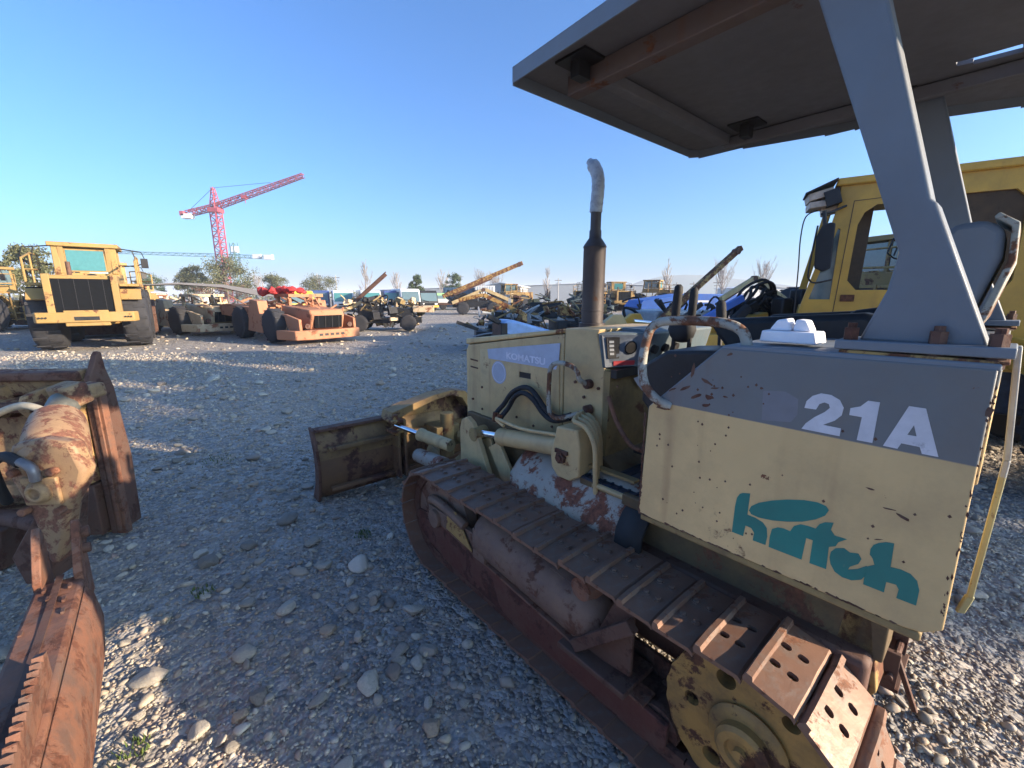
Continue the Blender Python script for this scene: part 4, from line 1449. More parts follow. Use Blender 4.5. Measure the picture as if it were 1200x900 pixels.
    f.put('rear_window_frame', P, t_, bevel=.008)
    MB().prism([(.56, 2.29), (.60, 2.88), (.597, 2.88), (.555, 2.29)], -.46, .46).put('rear_window', glass_t, t_)
    MB().box(.85, 2.1, -.72, -.705, 2.26, 2.94).put('side_window', glass_m, t_)
    MB().box(.85, 2.1, .705, .72, 2.26, 2.94).put('side_window', glass_m, t_)
    f = MB()
    f.blob((.35, -.1, 2.12), (.3, .3, .16), 2, .02, 2)
    f.put('air_cleaner', black_m, t_)
    f = MB()
    f.cyl((-.3, .35, 2.0), (-.3, .35, 2.5), .06, n=12)
    f.put('exhaust_stack', rusty, t_)
    # front frame with arms and bucket
    f = MB()
    f.box(2.3, 3.6, -.45, .45, .6, 1.5)
    for s in (1, -1):
        f.bar((2.6, s * .55, 1.6), (4.6, s * .55, .55), .14, .32)
    f.put('lift_arm', P, t_, bevel=.02)
    f = MB()
    f.prism([(4.5, .1), (5.7, .05), (5.72, .1), (4.75, .3), (4.65, .8), (5.0, 1.35), (4.9, 1.4), (4.45, .9), (4.4, .4)], -1.5, 1.5)
    f.put('bucket', rusty, t_, bevel=.01)
    t_.scale = (sc, sc, sc)
    return t_


main_loader = wheel_loader('faded yellow wheel loader seen from its radiator end, at the left of the yard', -13.4, 13.9, R(128), 'wheel loaders parked in the yard')
main_loader.scale = (.95, .96, 1.06)


def clone(src, label, x, y, heading, sc=None, group=None):
    o = copy_tree(src)
    o.location = (x, y, 0)
    o.rotation_euler = (0, 0, heading)
    o['label'] = label
    if group:
        o['group'] = group
    if sc:
        o.scale = (sc, sc, sc)
    return o


# ------------------------------------------------------------ burnt low mining trucks
def mine_truck(label, x, y, h, P, group, seed, cabtop=True):
    """low underground truck, front at +x; stripped and rusting"""
    t_ = thing('mine_truck', label, 'mining truck', (x, y, 0), h, group)
    r = random.Random(seed)
    for s in (1, -1):
        wheel(t_, -1.6, s * 1.12, .60, .45, P, s, lugs=12, n=20)
        wheel(t_, -4.3, s * 1.12, .62, .45, P, s, lugs=12, n=20)
    f = MB()   # bumper, skirt
    f.prism([(-.9, -1.42), (.0, -1.2), (.16, -.7), (.16, .7), (.0, 1.2), (-.9, 1.42), (-.9, 1.2), (-.2, 1.05), (-.2, -1.05), (-.9, -1.2)], .16, .48, 'z')
    f.put('bumper', P, t_, bevel=.03)
    f = MB()
    for k in range(5):
        f.box(.155, .17, -.45 + k * .2, -.33 + k * .2, .28, .36)
    f.put('bumper_slot', black_m, t_)
    f = MB()   # hood frame
    f.prism([(-.15, .48), (.02, .95), (-.1, 1.16), (-2.1, 1.28), (-2.2, .6), (-1.0, .5)], -.62, .62)
    f.put('engine_hood', P, t_, bevel=.05)
    MB().prism([(-.02, .53), (.045, .95), (-.01, .97), (-.08, .55)], -.50, .50).put('radiator_grille', grille_m, t_)
    for k in range(4):
        MB().bar((.0, -.38 + k * .25, .55), (.05, -.38 + k * .25, .95), .02, .02).put('grille_bar', black_m, t_)
    for s in (1, -1):
        f = MB()
        f.prism([(.02, .5), (.0, .85), (-.9, 1.0), (-2.3, 1.02), (-2.3, .96), (-1.0, .93), (-.85, .55), (-.5, .3), (-.1, .3)], min(s * .95, s * 1.05), max(s * .95, s * 1.05))
        f.put('front_wing', P, t_, bevel=.015)
        f = MB()
        f.prism([(-2.2, .3), (-2.45, 1.45), (-3.1, 1.5), (-3.5, .35)], min(s * .95, s * 1.30), max(s * .95, s * 1.30))
        f.put('body_side', P, t_, bevel=.02)
        MB().cyl((-.03, s * .78, .62), (.05, s * .78, .62), .09, n=14).put('headlight', rusty, t_)
    f = MB()   # burnt cab frame
    for (a, b_) in ((-2.3, .95), (-2.3, -.2), (-3.2, .95), (-3.2, -.2)):
        f.bar((a, b_, 1.0), (a - .05, b_, 1.62), .12, .12)
    f.prism([(-2.15, 1.58), (-2.15, 1.70), (-3.35, 1.70), (-3.35, 1.58)], -.3, 1.05)
    f.bar((-2.3, .95, 1.3), (-2.3, -.2, 1.2), .06)
    f.bar((-2.3, .6, 1.1), (-3.2, .2, 1.55), .05)
    f.put('cab_frame', P, t_, bevel=.01)
    f = MB()
    for k in range(26):
        p = Vector((r.uniform(-2.2, -.2), r.uniform(-.9, .9), r.uniform(1.0, 1.35)))
        q = p + Vector((r.uniform(-.5, .5), r.uniform(-.4, .4), r.uniform(-.05, .25)))
        f.bar(p, q, r.uniform(.02, .07), r.uniform(.02, .08))
    f.put('loose_scrap', P, t_)['kind'] = 'stuff'
    f = MB()
    f.prism([(-3.2, .75), (-6.4, .85), (-6.6, 1.25), (-6.2, 1.3), (-3.3, 1.2)], -1.15, 1.15)
    for k in range(24):
        p = Vector((r.uniform(-6.2, -3.2), r.uniform(-1.2, 1.2), r.uniform(1.1, 1.4)))
        f.bar(p, p + Vector((r.uniform(-.7, .7), r.uniform(-.5, .5), r.uniform(.0, .4))), r.uniform(.03, .1), r.uniform(.03, .1))
    f.put('rear_body', P, t_, bevel=.02)
    MB().bar((-1.4, .2, 1.1), (-1.1, .0, 1.62), .10, .22).put('bent_bracket', P, t_)
    return t_


mine_truck('burnt out orange low mining truck with a black grille, wheels and red rags on top', -6.45, 15.2, R(-38), ruin_o, 'burnt mining trucks', 1)
mine_truck('burnt pale yellow mining truck standing behind and left of the orange one', -12.2, 18.6, R(-30), ruin_w, 'burnt mining trucks', 2)
mine_truck('rust brown stripped truck frame farthest left in the row of burnt trucks', -18.2, 23.2, R(-25), paint('burnt_brown', (.28, .15, .09), .6, 1.6, .8, rustcol=(.2, .09, .05)), 'burnt mining trucks', 3)
rr_ = random.Random(4)
f = MB()
for k in range(34):
    f.blob((rr_.gauss(0, .5), rr_.gauss(0, .3), abs(rr_.gauss(0, .10)) + .05), (rr_.uniform(.2, .5), rr_.uniform(.2, .4), rr_.uniform(.15, .35)), 1, .3, k)
o = f.put('red_tarp', redcloth, None, smooth=0)
o.scale = (.8, .9, .9)
o.location = (-9.15, 17.0, 1.70)
tag(o, 'crumpled red tarpaulin heaped on the roof of the orange burnt truck', 'tarpaulin')
o = MB().prism([(-2.8, .02), (-1.2, .16), (.2, .10), (1.4, -.10), (2.2, -.42), (1.3, -.32), (.2, -.02), (-1.2, .08)], -.8, .8).put('bent_sheet', grey_dark, None, bevel=.01)
o.location = (-12.4, 18.4, 1.98)
o.rotation_euler = (0, 0, R(35))
tag(o, 'dark bent metal roof sheet lying across the pale burnt truck', 'metal sheet')


def boom(f, p0, p1, w0, w1):
    f.bar(p0, p1, w0, w1)


# dark wreck with a raised boom
def wreck(label, x, y, h, seed, w=3.2, d_=1.6, top=1.3, mats=None, cnt=70, group=None, wheels=True, cat='scrap machine'):
    t_ = thing('scrap_machine', label, cat, (x, y, 0), h, group)
    r = random.Random(seed)
    mats = mats or [black_m, rusty, cream_low]
    f = MB()
    f.box(-w / 2, w / 2, -d_ / 2 * .6, d_ / 2 * .6, .35, .6)
    f.box(-w * .35, -w * .05, -d_ * .35, d_ * .35, .5, top * .8)
    f.box(w * .08, w * .38, -d_ * .35, d_ * .35, .5, top * .72)
    f.put('chassis', mats[0], t_, bevel=.02)
    for j, m in enumerate(mats):
        f = MB()
        for k in range(cnt // len(mats)):
            c = Vector((r.uniform(-w / 2, w / 2), r.uniform(-d_ / 2, d_ / 2), r.uniform(.3, top)))
            if r.random() < .35:
                f.cb(c, (r.uniform(.1, .4), r.uniform(.1, .4), r.uniform(.08, .35)), (r.uniform(-.5, .5), r.uniform(-.5, .5), r.uniform(0, 3)))
            elif r.random() < .5:
                f.bar(c, c + Vector((r.uniform(-.8, .8), r.uniform(-.4, .4), r.uniform(-.3, .4))), r.uniform(.03, .08), r.uniform(.03, .12))
            else:
                q = [c + Vector((r.uniform(-.4, .4), r.uniform(-.3, .3), r.uniform(-.25, .3))) for _ in range(4)]
                f.tube(q, r.uniform(.015, .035), 6, 3)
        f.put(['engine_part', 'scrap_pipe', 'body_panel', 'loose_part'][j % 4], m, t_)['kind'] = 'stuff'
    if wheels:
        for a in (-w * .32, w * .32):
            for s in (1, -1):
                wheel(t_, a, s * d_ * .5, .38, .26, mats[1], s, lugs=8, n=16)
    return t_


wk = wreck('black burnt machine wreck beside the orange truck with a dark boom sticking up', -6.1, 21.0, R(10), 5, 3.4, 1.8, 1.45, [black_m, tyre_m, cream_low, ruin_w], 150)
f = MB()
f.bar((-1.6, -.4, 1.1), (.15, -.4, 2.62), .12, .16)
f.bar((-1.6, -.4, 1.2), (.15, -.4, 2.72), .04, .05)
f.put('boom', rusty, wk, bevel=.01)
f = MB()
f.bar((-1.9, -.5, .9), (-1.0, -.5, 1.35), .10, .14)
f.bar((-1.0, -.5, 1.35), (-.5, -.5, 1.1), .10, .14)
f.put('bent_arm', cream, wk)
MB().box(1.3, 2.3, -.7, .7, .85, 1.15).put('white_hood', ruin_w, wk, bevel=.03)


# vans and small buses in a row
def minibus(label, x, y, h, col, gl, w=2.0, L=5.4, H=2.15, group='vans and minibuses parked in a row', two=None):
    t_ = thing('minibus', label, 'minibus', (x, y, 0), h, group)
    f = MB()
    f.prism([(0, .35), (.08, .95), (-.35, H - .15), (-.55, H), (-L, H), (-L, .35)], -w / 2, w / 2)
    f.put('body', col, t_, bevel=.08)
    MB().prism([(.075, 1.02), (-.30, H - .28), (-.27, H - .26), (.11, 1.03)], -w * .43, w * .43).put('windscreen', gl, t_)
    for s in (1, -1):
        for k in range(3):
            x1 = -.75 - k * 1.5
            MB().box(x1 - 1.3, x1, min(s * w * .5, s * (w * .5 + .01)), max(s * w * .5, s * (w * .5 + .01)), 1.15, H - .3).put('side_window', glass_m, t_)
        MB().cb((.075, s * w * .36, .72), (.05, .3, .16)).put('headlight', white_p, t_, bevel=.02)
        for a in (-.8, -L + 1.1):
            wheel(t_, a, s * (w * .5 - .12), .34, .22, steel_g, s, lugs=0, n=16)
    MB().box(.0, .12, -w * .5, w * .5, .36, .56).put('bumper', two or black_m, t_, bevel=.03)
    MB().box(.07, .09, -w * .25, w * .25, .66, .80).put('grille', grille_m, t_)
    return t_


wv = plain('white_van_paint', (.62, .64, .66), .35, var=.06, scale=1)
bv = plain('navy_van_paint', (.05, .08, .20), .35, var=.1, scale=1)
tv = plain('silver_van_paint', (.36, .38, .40), .35, var=.06, scale=1)
yv = plain('yellow_van_paint', (.62, .42, .05), .4, var=.1, scale=1)
gv = plain('green_van_paint', (.25, .5, .2), .4, var=.1, scale=1)
minibus('dark blue van at the left end of the row, half behind the orange truck', -19.9, 45, R(-68), bv, glass_m)
minibus('white minibus with a teal windscreen, second in the parked row', -17.2, 44.6, R(-66), wv, glass_t)
minibus('silver minibus with a teal windscreen behind the black wreck', -14.0, 43.4, R(-66), tv, glass_t)
minibus('dark blue and white van in the middle of the parked row', -12.4, 46, R(-64), bv, glass_t, two=wv)
minibus('tall white van right of the dark blue one', -10.4, 45, R(-64), wv, glass_m, H=2.3)
minibus('black van with a yellow front near the right end of the row', -8.9, 47, R(-62), black_m, glass_m, two=yv)
minibus('small pale green van at the right end of the parked row', -8.3, 50, R(-62), gv, glass_m, H=1.9, w=1.7)
minibus('yellow pickup bodied van behind the orange truck cab', -16.6, 34.5, R(-50), yv, glass_m, H=2.0)

# white tanks, low flatbed, container by the boom machine
for (x, y, w, h, m, lb, nm, ct) in ((-7.3, 62, 4.5, 2.7, plain('navy_container', (.05, .10, .16), .5), 'dark blue shipping container beyond the parked vans', 'container', 'container'),
                                    (-3.7, 60, 2.6, 2.9, white_p, 'white box container right of the dark blue one', 'container', 'container')):
    t_ = thing(nm, lb, ct, (x, y, 0), 0)
    MB().box(-w / 2, w / 2, -1.2, 1.2, .1, h).put('container_body', m, t_, bevel=.03)
    for k in range(8):
        xx = -w / 2 + w * (k + .5) / 8
        MB().box(xx - .05, xx + .05, -1.24, -1.2, .2, h - .1).put('corrugation', m, t_)
t_ = thing('flatbed_trailer', 'low flatbed trailer with white panels near the dark blue container', 'trailer', (-6.0, 51, 0), R(5))
MB().box(-3, 3, -1, 1, .55, .8).put('bed', rusty, t_)
MB().box(-2.8, .2, -1.02, .2, .8, 1.25).put('white_panel', white_p, t_, bevel=.02)
for a in (-2, 0, 2):
    wheel(t_, a, -.8, .4, .3, steel_g, 1, lugs=0, n=16)

# drilling jumbos: low dark carriers with long inclined booms
def jumbo(label, x, y, h, bx, dark=black_m, low=1.):
    t_ = thing('drill_rig', label, 'drill rig', (x, y, 0), h, 'drill rigs with long booms')
    r = random.Random(int(x * 10))
    f = MB()
    f.box(-2.6, 1.8, -.8, .8, .6, 1.15 * low)
    f.box(-2.4, -.4, -.75, .75, 1.1 * low, 1.75 * low)
    f.put('carrier_body', dark, t_, bevel=.05)
    f = MB()
    for k in range(40):
        c = Vector((r.uniform(-2.6, 1.8), r.uniform(-.9, .9), r.uniform(.9, 1.9) * low))
        f.tube([c + Vector((r.uniform(-.4, .4), r.uniform(-.3, .3), r.uniform(-.25, .3))) for _ in range(4)], r.uniform(.02, .05), 6, 3)
    f.put('hose_bundle', dark_rub, t_)
    for a in (-1.7, .9):
        for s in (1, -1):
            wheel(t_, a, s * .95, .55, .35, steel_g, s, lugs=10, n=20)
    for (p, q, w, hh, m) in bx:
        f = MB()
        f.bar(p, q, w, hh)
        b_ = f.put('boom', m, t_, bevel=.01)
        v = (Vector(q) - Vector(p))
        f = MB()
        f.bar(Vector(p) + v * .1 + Vector((0, 0, -hh * .8)), Vector(p) + v * .62 + Vector((0, 0, -hh * .7)), w * .4, hh * .4)
        f.put('feed_rail', rusty, b_)
        MB().cyl(Vector(q) - v * .04 + Vector((0, -w * .6, 0)), Vector(q) - v * .04 + Vector((0, w * .6, 0)), hh * .6, n=10).put('boom_pin', rusty, b_)
    return t_


jumbo('dark drill rig with a long rising boom, left of the exhaust', -2.6, 38.5, R(4),
      [((-3.4, -.8, 1.55), (3.45, -.8, 4.35), .34, .34, rust_yellow), ((-2.6, -1.0, 1.0), (.2, -1.0, 2.15), .26, .28, cream), ((.2, -1.0, 2.15), (2.9, -1.0, 1.0), .26, .28, cream)])
f = MB()
r2 = random.Random(9)
for k in range(26):
    f.cb((r2.uniform(-1, 1), r2.uniform(-.5, .5), r2.uniform(0, 1.2) * (1 - abs(r2.uniform(-.6, .6)))), (r2.uniform(.1, .5), r2.uniform(.1, .5), r2.uniform(.1, .4)), (r2.random(), r2.random(), r2.random()))
o = f.put('scrap_heap', black_m)
o.location = (-5.3, 43, 1.0)
tag(o, 'dark scrap heap at the foot of the long rising boom', 'scrap')

j2 = jumbo('drill rig with a tall raised boom behind the bulldozer grab rail', 5.6, 12.4, R(20),
           [((-3.3, -.9, .34), (.0, -.9, 2.85), .14, .13, rust_yellow), ((-.6, -1.0, 1.55), (.4, -1.1, 2.1), .10, .12, cream), ((.4, -1.1, 2.1), (1.5, -1.2, 1.5), .10, .12, cream)], steel_g, .72)

# the near machine behind the hood: dark engine junk, yellow lugs, chrome rod, blue cover
jk = wreck('pile of black hoses and yellow castings behind the bulldozer hood', .95, 13.5, R(8), 31, 4.2, 1.8, 1.25, [black_m, steel_g, cream_low, rust_yellow], 130)
wreck('rusty engine scrap left of the yellow wheel loaders in the distance', 2.9, 24, R(0), 33, 5.5, 2.0, 1.6, [black_m, ruin_w, rusty, cream_low], 120)
f = MB()
f.bar((-1.9, -1.0, 1.66), (-.75, -1.0, 1.12), .09, .11)
f.bar((-1.9, -1.0, 1.66), (-2.6, -1.0, 1.52), .09, .10)
f.put('boom', rust_yellow, jk)
fm = thing('grader_front', 'yellow machine front with lift lugs, chrome rod and pale blue fairing just behind the hood', 'machine front', (.2, 5.2, 0), R(20))
f = MB()
f.box(-.1, 3.2, -.5, .6, .55, 1.15)
f.box(.0, 1.6, -.25, .25, .2, .6)
f.put('front_frame', yellow_m, fm, bevel=.03)
for s in (0, 1):
    f = MB()
    f.prism([(.78 + s * .38, 1.05), (.88 + s * .38, 1.34), (1.0 + s * .38, 1.42), (1.12 + s * .38, 1.42), (1.2 + s * .38, 1.3), (1.24 + s * .38, 1.05)], -.30 + s * .16, -.22 + s * .16)
    f.put('lift_lug', cream if not s else yellow_m, fm, bevel=.01)
MB().cyl((1.32, -.25, 1.33), (1.95, -.35, 1.26), .028, n=14).put('chrome_rod', chrome, fm, smooth=60)
MB().cyl((1.88, -.35, 1.27), (2.6, -.45, 1.16), .06, n=16).put('cylinder', yellow_m, fm, smooth=60)
f = MB()
f.prism([(-.42, 1.30), (-.36, 1.375), (-.25, 1.37), (.62, 1.13), (.62, .95), (-.30, 1.12)], -.20, .12)
f.put('blue_fairing', lblue_m, fm, bevel=.03)
f = MB()
f.bar((-.55, -.1, 1.42), (-.40, -.1, 1.34), .07, .06)
f.box(-.42, -.34, -.21, .13, 1.16, 1.34)
f.put('fairing_hinge', black_m, fm, bevel=.01)

# blue tarp covered body and distant yellow machines right of the exhaust
t_ = thing('blue_bin', 'long bright blue steel bin with a sloping end in the distance right of the exhaust', 'steel bin', (11.2, 28, 0), R(6))
MB().prism([(-3.7, .95), (-3.5, .55), (2.4, .5), (3.0, 1.7), (-.6, 1.75), (-3.4, 1.35)], -1.2, 1.2).put('bin_body', blue_m, t_, bevel=.04)
for k in range(2):
    MB().box(-1.6 + k * 1.7, -.9 + k * 1.7, -1.205, -1.202, 1.12 + k * .1, 1.24 + k * .1).put('painted_mark', white_p, t_)
clone(main_loader, 'leftmost of the small yellow wheel loaders beyond the blue bin', 7.6, 44, R(60), 1.0)
clone(main_loader, 'small yellow wheel loader beyond the blue bin, right of the leftmost one', 11.6, 47, R(95), 1.0)
clone(main_loader, 'yellow wheel loader standing farthest right behind the blue bin', 16.6, 47, R(150), 1.05)
clone(main_loader, 'small yellow wheel loader behind the dark drill rig with the bent arm', .9, 52, R(200), .95)
clone(main_loader, 'yellow wheel loader half hidden behind the right side of the big loader', -17.6, 19.3, R(150), 1.0)
clone(main_loader, 'yellow wheel loader cut by the left edge of the picture behind the big loader', -24.3, 19.0, R(100), .95)

# machine with bent arm and bundled hoses left of the yellow cab
hm = thing('backhoe_frame', 'yellow bent machine arm with thick black hose loops left of the yellow cab', 'machine arm', (2.65, 5.2, 0), R(12))
f = MB()
f.box(-1.1, 1.1, -.3, .3, .7, 1.22)
f.bar((-.55, -.1, 1.2), (.35, -.1, 1.38), .16, .16)
f.bar((-1.3, -.2, 1.22), (-.6, -.2, 1.34), .12, .12)
f.put('arm_base', yellow_m, hm, bevel=.02)
r2 = random.Random(14)
for k in range(15):
    cx = .40 + r2.uniform(-.12, .12)
    q = [(cx - .32, r2.uniform(-.1, .1), 1.2), (cx - .28, r2.uniform(-.1, .1), 1.45), (cx - .15, r2.uniform(-.1, .1), 1.70 - k * .018), (cx, r2.uniform(-.1, .1), 1.83 - k * .026), (cx + .14, r2.uniform(-.1, .1), 1.75 - k * .025), (cx + .2, r2.uniform(-.1, .1), 1.55), (cx + .18, r2.uniform(-.1, .1), 1.2)]
    MB().tube(q, .018, 8, 4).put('hydraulic_hose', dark_rub, hm, smooth=60)
for (a, b_, c_) in ((.42, .56, 1.62), (.66, .78, 1.72)):
    MB().box(a, b_, -.28, -.1, 1.25, c_).put('valve_block', black_m, hm, bevel=.02)
f = MB()
for k in range(7):
    p = Vector((r2.uniform(-.9, .2), r2.uniform(-.2, .2), r2.uniform(1.2, 1.5)))
    f.bar(p, p + Vector((r2.uniform(.2, .6), 0, r2.uniform(-.1, .3))), .035, .05)
f.put('link_rods', black_m, hm)
MB().bar((-.35, -.3, 1.25), (-.05, -.3, 1.52), .08, .10).put('lever_housing', dark_rub, hm, bevel=.02)
MB().bar((-.75, -.25, 1.30), (-.1, -.25, 1.62), .05, .07).put('blue_strut', blue_m, hm)

# ------------------------------------------------------------ yellow cab machine at the right
yc = thing('cab_machine', 'yellow machine with a large cab, hanging mirror and torn roof lamp behind the bulldozer', 'machine', (3.58, 4.71, 0), R(147.7))
# local: x forward (toward the left of the picture), y left = toward the camera
# cab side wall at y = .0 .. local y
YW = .55
f = MB()
side = [(.43, 1.32), (.41, 1.50), (.30, 1.98), (.20, 2.5), (.20, 2.70), (-3.4, 2.72), (-3.4, 1.0), (.3, 1.0)]
f.prism(side, YW - .06, YW)
sw = f.put('cab_side', yellow_m, yc, bevel=.012)
RW = [(-1.06, 1.78), (-1.02, 1.70), (-.65, 1.69), (-.58, 1.76), (-.58, 2.42), (-.65, 2.50), (-.97, 2.50), (-1.05, 2.42)]
cut(sw, MB().prism([(-.36, 1.76), (-.31, 1.70), (-.03, 1.70), (.045, 1.79), (.03, 2.30), (-.01, 2.41), (-.09, 2.47), (-.30, 2.47), (-.36, 2.40)], YW - .3, YW + .3))
cut(sw, MB().prism(RW, YW - .3, YW + .3))
cut(sw, MB().prism([(.335, 1.61), (.16, 1.61), (.155, 2.27), (.175, 2.28)], YW - .3, YW + .3))
MB().prism([(.345, 1.60), (.15, 1.60), (.145, 2.28), (.175, 2.29)], YW - .035, YW - .03).put('quarter_window', glass_m, yc)
f = MB()
f.prism(RW, YW - .04, YW - .03)
sg = f.put('side_window', plain('brown_glass', (.085, .05, .025), .35, bump=0, spec=.2), yc)
f = MB()
f.prism([(.47, 1.40), (.44, 1.47), (-.75, 1.46), (-.75, 1.43), (.41, 1.44), (.44, 1.38)], YW, YW + .02)
f.put('dark_trim', black_m, yc)
f = MB()
f.prism([(.24, 2.66), (.23, 2.73), (-3.4, 2.76), (-3.4, 2.68)], -1.2, YW + .03)
f.put('cab_roof', yellow_m, yc, bevel=.015)
f = MB()
f.prism([(.43, 1.32), (.40, 1.55), (.37, 1.55), (.40, 1.32)], -1.15, YW)
f.bar((.40, -1.1, 1.5), (.20, -1.1, 2.7), .08, .08)
f.box(-3.4, .3, -1.2, -1.14, 1.0, 1.55)
f.bar((-.6, -1.17, 1.5), (-.6, -1.17, 2.75), .08, .08)
f.bar((-2.4, -1.17, 1.5), (-2.4, -1.17, 2.75), .08, .08)
f.put('cab_far_frame', yellow_m, yc, bevel=.01)
MB().box(-3.3, -1.2, -1.1, .4, 1.5, 2.62).put('cab_rear_interior', seat_m, yc)
# door outline, handle
f = MB()
f.prism([(.125, 1.47), (.085, 2.52), (-.44, 2.54), (-.48, 1.47), (-.475, 1.47), (-.435, 2.535), (.08, 2.515), (.119, 1.47)], YW, YW + .003)
f.put('door_seam', black_m, yc)
f = MB()
f.box(-.03, .08, YW, YW + .012, 1.59, 1.655)
f.put('door_latch', rust_yellow, yc, bevel=.004)
f = MB()
f.tube([(.30, .1, 1.62), (.12, .1, 1.76)], .02, 8, 0)
f.rev((.06, .1, 1.78), (.03, .1, 1.82), [(0, .17), (.02, .175), (.03, .17)], 24)
f.put('steering_wheel', dark_rub, yc)
f = MB()
f.prism([(-.62, 1.3), (-.64, 2.1), (-.72, 2.12), (-.95, 1.5), (-.95, 1.3)], -.6, .1)
f.put('cab_seat', seat_m, yc, bevel=.04)
MB().prism([(.10, 1.60), (.07, 2.5), (-.10, 2.5), (-.08, 1.60)], YW - .30, YW - .26).put('inner_pillar', plain('brown_trim', (.09, .06, .035), .6), yc)
# broken roof lamp box
lp = thing('lamp_box_holder', 'x', 'x') if False else None
f = MB()
f.cb((.36, YW - .10, 2.60), (.20, .30, .07), (0, .25, .1))
f.cb((.37, YW - .09, 2.51), (.15, .28, .06), (0, .1, .1))
f.cb((.27, YW - .2, 2.55), (.14, .3, .2), (0, .2, 0))
f.put('broken_lamp_box', orange_w, yc, bevel=.008)
f = MB()
f.cb((.36, YW - .08, 2.665), (.27, .34, .016), (0, .42, .05))
f.cb((.26, YW - .08, 2.56), (.12, .30, .14), (0, .3, .05))
f.put('lamp_box_cover', black_m, yc, bevel=.004)
# mirror on its bracket with a dangling cable
f = MB()
f.tube([(.14, YW + .01, 2.48), (.25, YW + .10, 2.42), (.33, YW + .15, 2.40)], .011, 8, 0)
f.tube([(.31, YW + .15, 2.43), (.29, YW + .15, 2.30)], .018, 8, 0)
f.tube([(.345, YW + .15, 2.30), (.37, YW + .15, 1.90), (.355, YW + .14, 1.80), (.30, YW + .08, 1.77), (.17, YW + .01, 1.80)], .008, 8, 3)
f.put('mirror_bracket', black_m, yc, smooth=60)
f = MB()
f.prism([(.20, 1.90), (.26, 1.87), (.33, 1.91), (.345, 2.20), (.31, 2.30), (.25, 2.32), (.21, 2.31), (.20, 1.98)], YW + .13, YW + .17)
f.put('mirror', dark_rub, yc, bevel=.012)
f = MB()
f.tube([(.36, YW + .0, 2.46), (.45, YW + .05, 2.40), (.47, YW + .05, 2.20), (.455, YW + .05, 1.9), (.445, YW + .06, 1.55), (.44, YW + .05, 1.25)], .006, 6, 5)
f.put('hanging_cable', black_m, yc, smooth=60)
# lower body, wheels
f = MB()
f.box(-3.4, .45, -1.1, YW - .02, .62, 1.02)
f.put('chassis', navy_m, yc, bevel=.02)  # navy puts the dark shade under the cab into the colour
f = MB()
f.prism([(.5, 1.0), (.62, 1.30), (1.6, 1.22), (2.0, 1.0), (2.0, .62), (.45, .62)], -.85, .15)
f.put('front_hood', yellow_m, yc, bevel=.03)
f = MB()
f.prism([(-1.15, 1.02), (-1.1, 1.30), (-1.35, 1.30), (-2.4, 1.12), (-2.8, .6), (-2.6, .6), (-2.3, .98)], YW - .05, YW + .50)
f.put('rear_fender', yellow_m, yc, bevel=.02)
f = MB()
f.bar((-1.02, YW + .03, 1.0), (-.98, YW + .03, 1.50), .05, .05)
f.box(-1.08, -.90, YW, YW + .06, 1.40, 1.48)
f.put('grab_iron', rust_yellow, yc, bevel=.005)
for (a, s) in ((-1.9, YW + .15), (-1.9, -1.3), (1.3, YW - .2), (1.3, -1.15)):
    wheel(yc, a, s, .62 if a < 0 else .5, .45, yellow_m, 1, lugs=18)

# unseen machines added at the right so their shadows cross the yard
CAST_G = 'added unseen wheel loaders that shade the yard'

# ------------------------------------------------------------ tower cranes
def lattice(f, p0, p1, w0, w1, seg, r):
    """square lattice mast between two points"""
    p0, p1 = Vector(p0), Vector(p1)
    d_ = (p1 - p0).normalized()
    a = d_.cross(Vector((.3, 1, .02))).normalized()
    b_ = d_.cross(a)
    cs = [(1, 1), (-1, 1), (-1, -1), (1, -1)]

    def pt(t, c):
        w = (w0 + (w1 - w0) * t) / 2
        return p0.lerp(p1, t) + a * c[0] * w + b_ * c[1] * w
    for c in cs:
        f.bar(pt(0, c), pt(1, c), r * 1.0)
    for k in range(seg):
        t0, t1 = k / seg, (k + 1) / seg
        for i in range(4):
            c, d2 = cs[i], cs[(i + 1) % 4]
            f.bar(pt(t0, c), pt(t0, d2), r * .6)
            f.bar(pt(t0, c), pt(t1, d2), r * .6) if (k + i) % 2 else f.bar(pt(t0, d2), pt(t1, c), r * .6)


cr = thing('tower_crane', 'red lattice tower crane with a raised jib standing far off at the left', 'tower crane', (-73.0, 112, 0), 0)
f = MB()
lattice(f, (0, 0, 0), (0, 0, 22.0), 1.8, 1.8, 18, .22)
f.put('mast', red_m, cr, smooth=0)
f = MB()
lattice(f, (0, 0, 22.6), (0, 0, 27.4), 1.7, .5, 4, .2)
f.put('tower_head', red_m, cr, smooth=0)
MB().box(-1.3, 1.3, -1.3, 1.3, 21.6, 22.6).put('slewing_ring', red_m, cr, bevel=.05)
f = MB()
lattice(f, (0, 0, 22.9), (23.3, -2, 29.6), 1.2, .8, 24, .17)
f.put('jib', red_m, cr, smooth=0)
f = MB()
lattice(f, (0, 0, 22.9), (-7.5, .5, 21.4), 1.2, 1.2, 7, .18)
f.put('counter_jib', red_m, cr, smooth=0)
MB().box(-8.3, -5.9, -.7, .9, 20.2, 21.3).put('counterweight', white_p, cr, bevel=.05)
MB().box(-8.6, -7.6, -.7, .9, 20.8, 21.9).put('winch_housing', red_m, cr, bevel=.05)
f = MB()
f.bar((0, 0, 27.3), (15, -1.3, 28.2), .07)
f.bar((0, 0, 27.3), (-7, .4, 22), .07)
f.put('stay_cable', black_m, cr)
MB().box(7.4, 8.5, -1.4, -.2, 24.6, 25.4).box(8.0, 8.15, -.9, -.8, 23.6, 24.7).put('trolley_hook', red_m, cr)

